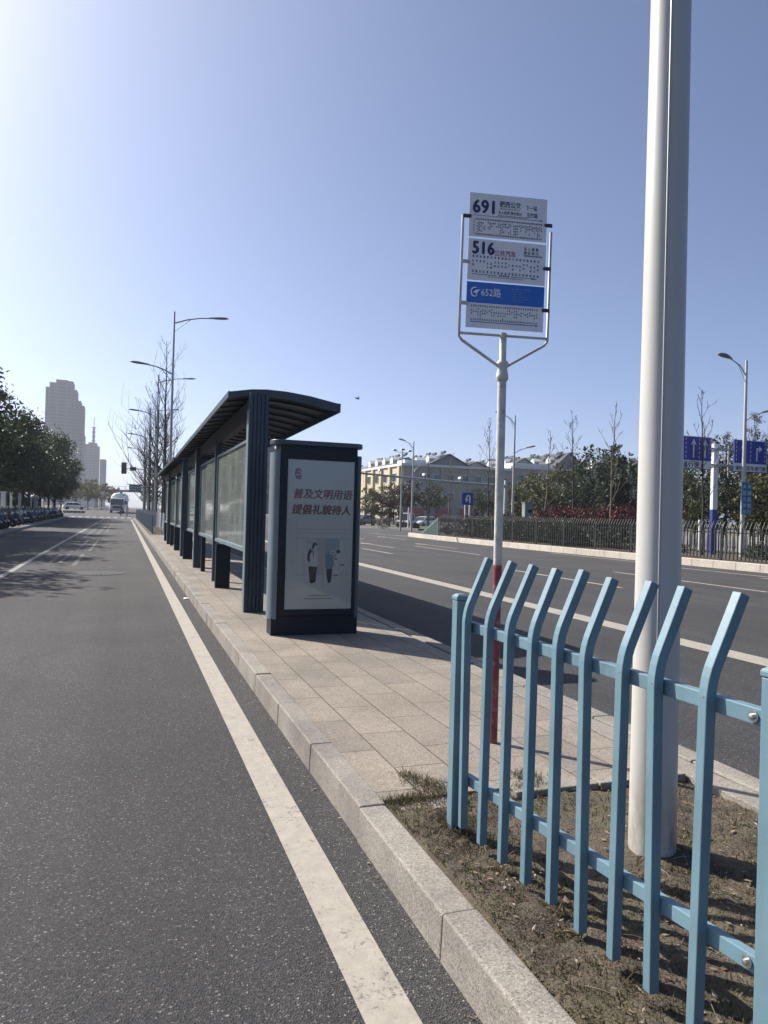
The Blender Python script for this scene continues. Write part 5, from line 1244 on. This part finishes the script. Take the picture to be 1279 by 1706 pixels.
b = MB(); b.tube([(0, 0, 6.2), (-6.0, 0, 6.35)], .09, 8); b.tube([(0, 0, 5.2), (-5.3, 0, 5.3)], .07, 8); b.build('arm', M['polegrey'], t)
b = MB(); b.box(-5.4, -2.5, -.22, -.12, 4.6, 6.3, 0); rg = random.Random(9)
for k in range(2):
    for i in range(7): glyph(b, -5.1 + i * .36, 4.95 + k * .62, .26, -.225, 1, rg)
b.build('sign_plate', [M['signgreen'], M['polegrey']], t)
t = thing('footbridge', (0, 262, gz(262)), 'long thin footbridge crossing the road far away', 'bridge')
MB().box(-60, 60, -1.5, 1.5, 5.6, 6.3).build('deck', M['concrete'], t)
b = MB()
for i in range(-60, 61, 2): b.box(i - .05, i + .05, -1.45, -1.38, 6.3, 7.35)
b.box(-60, 60, -1.46, -1.37, 7.35, 7.43); b.build('railing', M['polegrey'], t)
for x in (-26, -9, 9, 26): MB().box(x - .5, x + .5, -.6, .6, -.2, 5.6).build('pier', M['concrete'], t)
# left pavement furniture
gP = 'white posts behind the parked scooters'
for i, (x, y, h) in enumerate(((-10.9, 78, 2.5), (-10.8, 81.5, 2.5), (-10.9, 90, 2.4), (-10.6, 96, 2.2), (-10.6, 102, 2.4), (-8.8, 106.3, 2.4))):
    b = MB(); b.box(-.2, .2, -.2, .2, -.1, h); b.box(-.26, .26, -.26, .26, h, h + .12); o = b.build('gate_pillar', M['white'], bevel=.02, loc=(x, y, .14)); tag(o, 'square white pillar among the left tree trunks, ' + ORD[i] + ' from the near end', 'pillar', gP)
for i, (y, k) in enumerate(((51, 1.0), (44, 1.02), (37, 1.05), (30, 1.05), (23, 1.0))):
    o = dup((v1, v2, v3)[i % 3], (-10.2, y, .13), 'dark camphor tree at the left edge whose shadow falls across the road, ' + ORD[i] + ' of five', rz=i * 1.3 + .3, scale=k); o['group'] = 'camphor trees at the left edge shading the road'
hg = thing('dark_hedge', (-12.6, 0, .14), 'tall dark hedge behind the left tree trunks', 'hedge')
leaf_crown([(.4 * math.sin(y), y, 1.2 + .3 * math.sin(y * .7), 1.2, 2.4, 1.4 + .3 * math.sin(y * .37)) for y in np.arange(88, 118, 2.6)], 15000, .13, 201).build('foliage', M['leaf_dark'], hg)
t = thing('kerb_barrier', (-8.0, 131, gz(131)), 'low pale barrier with dark gaps across the junction', 'barrier')
for i in range(5): MB().box(-1.4 + i * .62, -.98 + i * .62, -.12, .12, -.05, .42).build('block', M['yellow'], t, bevel=.03)
MB().box(-1.5, 1.8, -.08, .08, .05, .36).build('core', M['inkblack'], t)
fence_run('grey_fence', 'grey railing across the far side of the junction', [(-7.0, 148), (-3.4, 175)], gz(150), 1.1, .4, 3, M['polegrey'], M['polegrey'], 0)
b = MB(); b.ellipsoid((0, 0, 0), (.22, .07, .06), 10, 6); b.add([(.06, 0, .02), (-.10, 0, .02), (-.16, .32, .16), (-.06, .30, .17)], [(0, 1, 2, 3)]); b.add([(.06, 0, .02), (-.10, 0, .02), (-.16, -.32, .13), (-.06, -.30, .14)], [(0, 1, 2, 3)]); b.add([(-.18, 0, 0), (-.34, .06, 0), (-.34, -.06, 0)], [(0, 1, 2)])
o = b.build('bird', M['inkblack'], loc=(18.4, 60, 11.35), smooth=60); o.rotation_euler.z = R(20); tag(o, 'small dark bird flying in the sky right of the shelter', 'bird')

# ================================================================== BUILDINGS
def tower(name, label, loc, steps, h0, group, depth=22, extra=None):
    t = thing(name, loc, label, 'tower block', group)
    b = MB()
    for x0, x1, h, dy in steps: b.box(x0, x1, dy, dy + depth, -2, h)
    b.build('wall', M['tower'], t)
    for x0, x1, h, dy in steps:       # window strips: recessed bands of glass and slabs, one panel per bay
        n = max(1, int((x1 - x0) / 5.5)); w_ = (x1 - x0) / n
        for i in range(n):
            b = MB(); xa = x0 + w_ * (i + .22); xb = x0 + w_ * (i + .78); b.box(xa, xb, dy - .35, dy - .02, 4, h - 3)
            b.build('window_strip', M['towerband'], t)
    if extra: extra(t)
    return t
gt = 'hazy grey tower blocks beyond the left trees'
tower('tower_block', 'tallest grey tower block with stepped roof above the left trees', (-52, 700, 0), [(-15.5, -12.5, 104, 0), (-12.4, -7.5, 108, -1.5), (-7.4, 2.0, 111, 0), (2.1, 6.5, 110, -1.5), (6.6, 9.6, 103, .5), (9.7, 12.8, 94, 2), (12.9, 15.6, 90, 3)], 110, gt)
tower('tower_block', 'slim grey tower strip right beside the tallest tower', (-37.2, 720, 0), [(-2.6, .9, 66, 0)], 66, gt)
def mast(t):
    b = MB(); b.tube([(1.0, 8, 72), (1.0, 8, 92)], [1.7, 1.3], 4); b.tube([(1.0, 8, 92), (1.0, 8, 103)], .35, 5)
    for k in range(7): b.box(-1.2 + (k % 2) * .8, 3.2 - (k % 2) * .8, 6.5, 9.5, 76 + k * 2.5, 77 + k * 2.5)
    b.build('antenna_mast', M['towerdk'], t)
tower('tower_block', 'grey tower block with antenna mast on its roof', (-37.0, 900, 0), [(-8.5, -4.0, 72, 0), (-3.9, 1.2, 74, -1.5), (1.3, 5.0, 73.5, 0), (5.1, 7.6, 70, 1)], 74, gt, extra=mast)
tower('tower_block', 'lowest grey tower block at the right of the group', (-25.2, 910, 0), [(-3.4, 3.2, 56, 0)], 56, gt)
def winset(t, x0, x1, y, z0, z1, n, rows, wd, ht, axis='x'):
    for r_ in range(rows):
        for i in range(n):
            c = x0 + (x1 - x0) * (i + .5) / n; z = z0 + (z1 - z0) * (r_ + .5) / rows
            b = MB(); g_ = MB()
            if axis == 'x':
                b.box(c - wd / 2, c + wd / 2, y - .12, y - .01, z - ht / 2, z + ht / 2); g_.box(c - wd / 2 + .1, c + wd / 2 - .1, y - .15, y - .121, z - ht / 2 + .1, z + ht / 2 - .1)
            else:
                b.box(y - .12, y - .01, c - wd / 2, c + wd / 2, z - ht / 2, z + ht / 2); g_.box(y - .15, y - .121, c - wd / 2 + .1, c + wd / 2 - .1, z - ht / 2 + .1, z + ht / 2 - .1)
            f = b.build('window', M['wtrim'], t); g_.build('pane', M['winglass'], f)
def gable_roof(t, xr, hw_, zr, ze, y0, y1, face=True, ndorm=4, nsol=4, seed=0):
    r = random.Random(seed); b = MB(); k = .5
    for s_ in (-1, 1):
        xe = xr + s_ * (hw_ + k); zz = ze - k * (zr - ze) / hw_
        b.hexa([(xr, y0 - .4, zr), (xe, y0 - .4, zz), (xe, y1, zz), (xr, y1, zr), (xr, y0 - .4, zr + .25), (xe, y0 - .4, zz + .25), (xe, y1, zz + .25), (xr, y1, zr + .25)])
    rf = b.build('roof', M['roofdk'], t)
    MB().prism([(xr - hw_, ze - .02), (xr + hw_, ze - .02), (xr, zr - .05)], lambda x, z: (x, y0, z), lambda x, z: (x, y0 + .3, z)).build('gable_wall', M['gable'], t)
    for i in range(ndorm):
        yy = y0 + (y1 - y0) * (i + .5) / ndorm; xd = xr - hw_ * .55; zd = ze + (zr - ze) * .45
        d = MB(); d.prism([(yy - .95, zd - .3), (yy + .95, zd - .3), (yy + .95, zd + .55), (yy, zd + 1.25), (yy - .95, zd + .55)], lambda y, z: (xd - 1.1, y, z), lambda y, z: (xd + 1.3, y, z))
        dm = d.build('dormer', M['wtrim'], rf)
    for i in range(nsol):
        yy = y0 + (y1 - y0) * (i + r.uniform(.2, .8)) / nsol; xs_ = xr - r.uniform(0, .3) * hw_; zs_ = zr - abs(xs_ - xr) / hw_ * (zr - ze)
        d = MB(); d.tube([(xs_, yy - .9, zs_ + 1.0), (xs_, yy + .9, zs_ + 1.0)], .28, 8); d.hexa([(xs_ - 1.2, yy - .9, zs_ - .1), (xs_ + .1, yy - .9, zs_ + .8), (xs_ + .1, yy + .9, zs_ + .8), (xs_ - 1.2, yy + .9, zs_ - .1), (xs_ - 1.22, yy - .9, zs_), (xs_ + .08, yy - .9, zs_ + .9), (xs_ + .08, yy + .9, zs_ + .9), (xs_ - 1.22, yy + .9, zs_)])
        d.build('solar_heater', M['cardark'], rf)
    return rf
A = thing('apartment_building', (0, 0, 0), 'long cream and beige apartment block with shops and grey gable across the junction', 'building')
MB().box(53, 78, 140, 166, -.5, 11.6).build('wall', M['beige'], A)
MB().box(52.6, 78, 139.5, 166.4, 11.6, 12.1).build('cornice', M['wtrim'], A)
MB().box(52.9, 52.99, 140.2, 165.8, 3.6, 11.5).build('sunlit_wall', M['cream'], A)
for k in range(5): MB().box(52.45, 52.88, 141 + k * 5.6, 142.2 + k * 5.6, 0, 11.5).build('pier', M['cream'], A)
for k in range(4): MB().box(55 + k * 6.2, 55.7 + k * 6.2, 139.55, 139.98, 0, 11.5).build('pier', M['beige'], A)
winset(A, 55.8, 77.5, 140, 3.8, 11.2, 7, 2, 1.7, 1.7); winset(A, 142, 164.5, 52.9, 3.8, 11.2, 4, 2, 2.2, 1.8, 'y')
for x0, x1, lb in ((54, 57.5, 0), (60.3, 63.5, 1), (66, 70, 2)): MB().box(x0, x1, 139.3, 139.9, .2, 3.2).build('shop_front', M['shopred'], A)
gable_roof(A, 63.2, 4.4, 14.3, 12.1, 140.2, 200, ndorm=9, nsol=14, seed=3)
gable_roof(A, 56.2, 3.0, 13.6, 12.1, 146, 166, ndorm=4, nsol=5, seed=4)
gable_roof(A, 72.5, 3.6, 13.5, 12.1, 146, 190, ndorm=5, nsol=6, seed=9)
MB().box(53.5, 58.2, 140.6, 145, 12.1, 12.9).build('attic', M['wtrim'], A)
b = MB(); b.box(53, 78, 166.5, 200, -.5, 11.4); b.build('rear_wall', M['cream'], A)
B = thing('apartment_building', (0, 0, 0), 'middle apartment block with dormer roof and tall grey gable', 'building', 'apartment blocks with dormer roofs')
MB().box(78.1, 99, 141, 200, -.5, 12.3).build('wall', M['beige'], B); MB().box(77.9, 99.2, 140.5, 200, 12.3, 12.8).build('cornice', M['wtrim'], B)
winset(B, 79, 98, 141, 2.5, 12, 6, 3, 1.8, 1.6)
gable_roof(B, 92.8, 4.0, 16.3, 12.8, 141.2, 196, ndorm=8, nsol=12, seed=5)
gable_roof(B, 84.2, 3.8, 14.9, 12.8, 146, 190, ndorm=6, nsol=8, seed=6)
MB().box(78.5, 88, 141, 145.5, 12.8, 13.5).build('attic', M['wtrim'], B)
Cc = thing('apartment_building', (0, 0, 0), 'right apartment block with dark dormer roof beside the big white pole', 'building', 'apartment blocks with dormer roofs')
MB().box(99.3, 128, 142, 200, -.5, 13.2).build('wall', M['beige'], Cc); MB().box(99.3, 128.3, 141.6, 200, 13.2, 13.7).build('cornice', M['wtrim'], Cc)
winset(Cc, 100, 127, 142, 2.5, 13, 7, 3, 1.8, 1.6)
gable_roof(Cc, 105, 4.2, 15.6, 13.7, 142.2, 196, ndorm=7, nsol=9, seed=7)
gable_roof(Cc, 114.5, 4.2, 16.0, 13.7, 144, 196, ndorm=7, nsol=9, seed=8)
D_ = thing('office_block', (36.5, 190, gz(190)), 'pale block with blue window bands glimpsed between shelter and light box', 'building')
MB().box(-5, 4, 0, 14, -2, 17).build('wall', M['tower'], D_)
for z in (3, 6, 9, 12, 14.8): MB().box(-4.6, 3.6, -.1, -.01, z, z + 1.5).build('window_band', M['winglass'], D_)
b = MB(); b.tube([(-1, 4, 17), (-1, 4, 19)], 1.4, 12); b.build('water_tank', M['towerdk'], D_)
E_ = thing('low_building', (40, 235, gz(235)), 'low grey building far behind the shelter panels', 'building')
MB().box(-14, 10, 0, 14, -2, 8).build('wall', M['tower'], E_); MB().box(-14.3, 10.3, -.3, 14.3, 8, 8.5).build('parapet', M['concrete'], E_)
for k in range(2): MB().box(-13, 9, -.1, -.01, 1.6 + k * 3, 3.2 + k * 3).build('window_band', M['winglass'], E_)

# ================================================================== AIR
hz = MB().box(-960, 1260, -70, 2600, -1.2, 122).build('haze', None)
hm = bpy.data.materials.new('haze_air'); hm.use_nodes = True; t_ = hm.node_tree
for n_ in list(t_.nodes):
    if n_.type == 'BSDF_PRINCIPLED': t_.nodes.remove(n_)
pv = t_.nodes.new('ShaderNodeVolumePrincipled'); pv.inputs['Color'].default_value = (.84, .90, 1, 1); pv.inputs['Density'].default_value = .00034; pv.inputs['Anisotropy'].default_value = .2
t_.links.new(pv.outputs[0], [n_ for n_ in t_.nodes if n_.type == 'OUTPUT_MATERIAL'][0].inputs['Volume'])
hz.data.materials.clear(); hz.data.materials.append(hm); hz['kind'] = 'stuff'
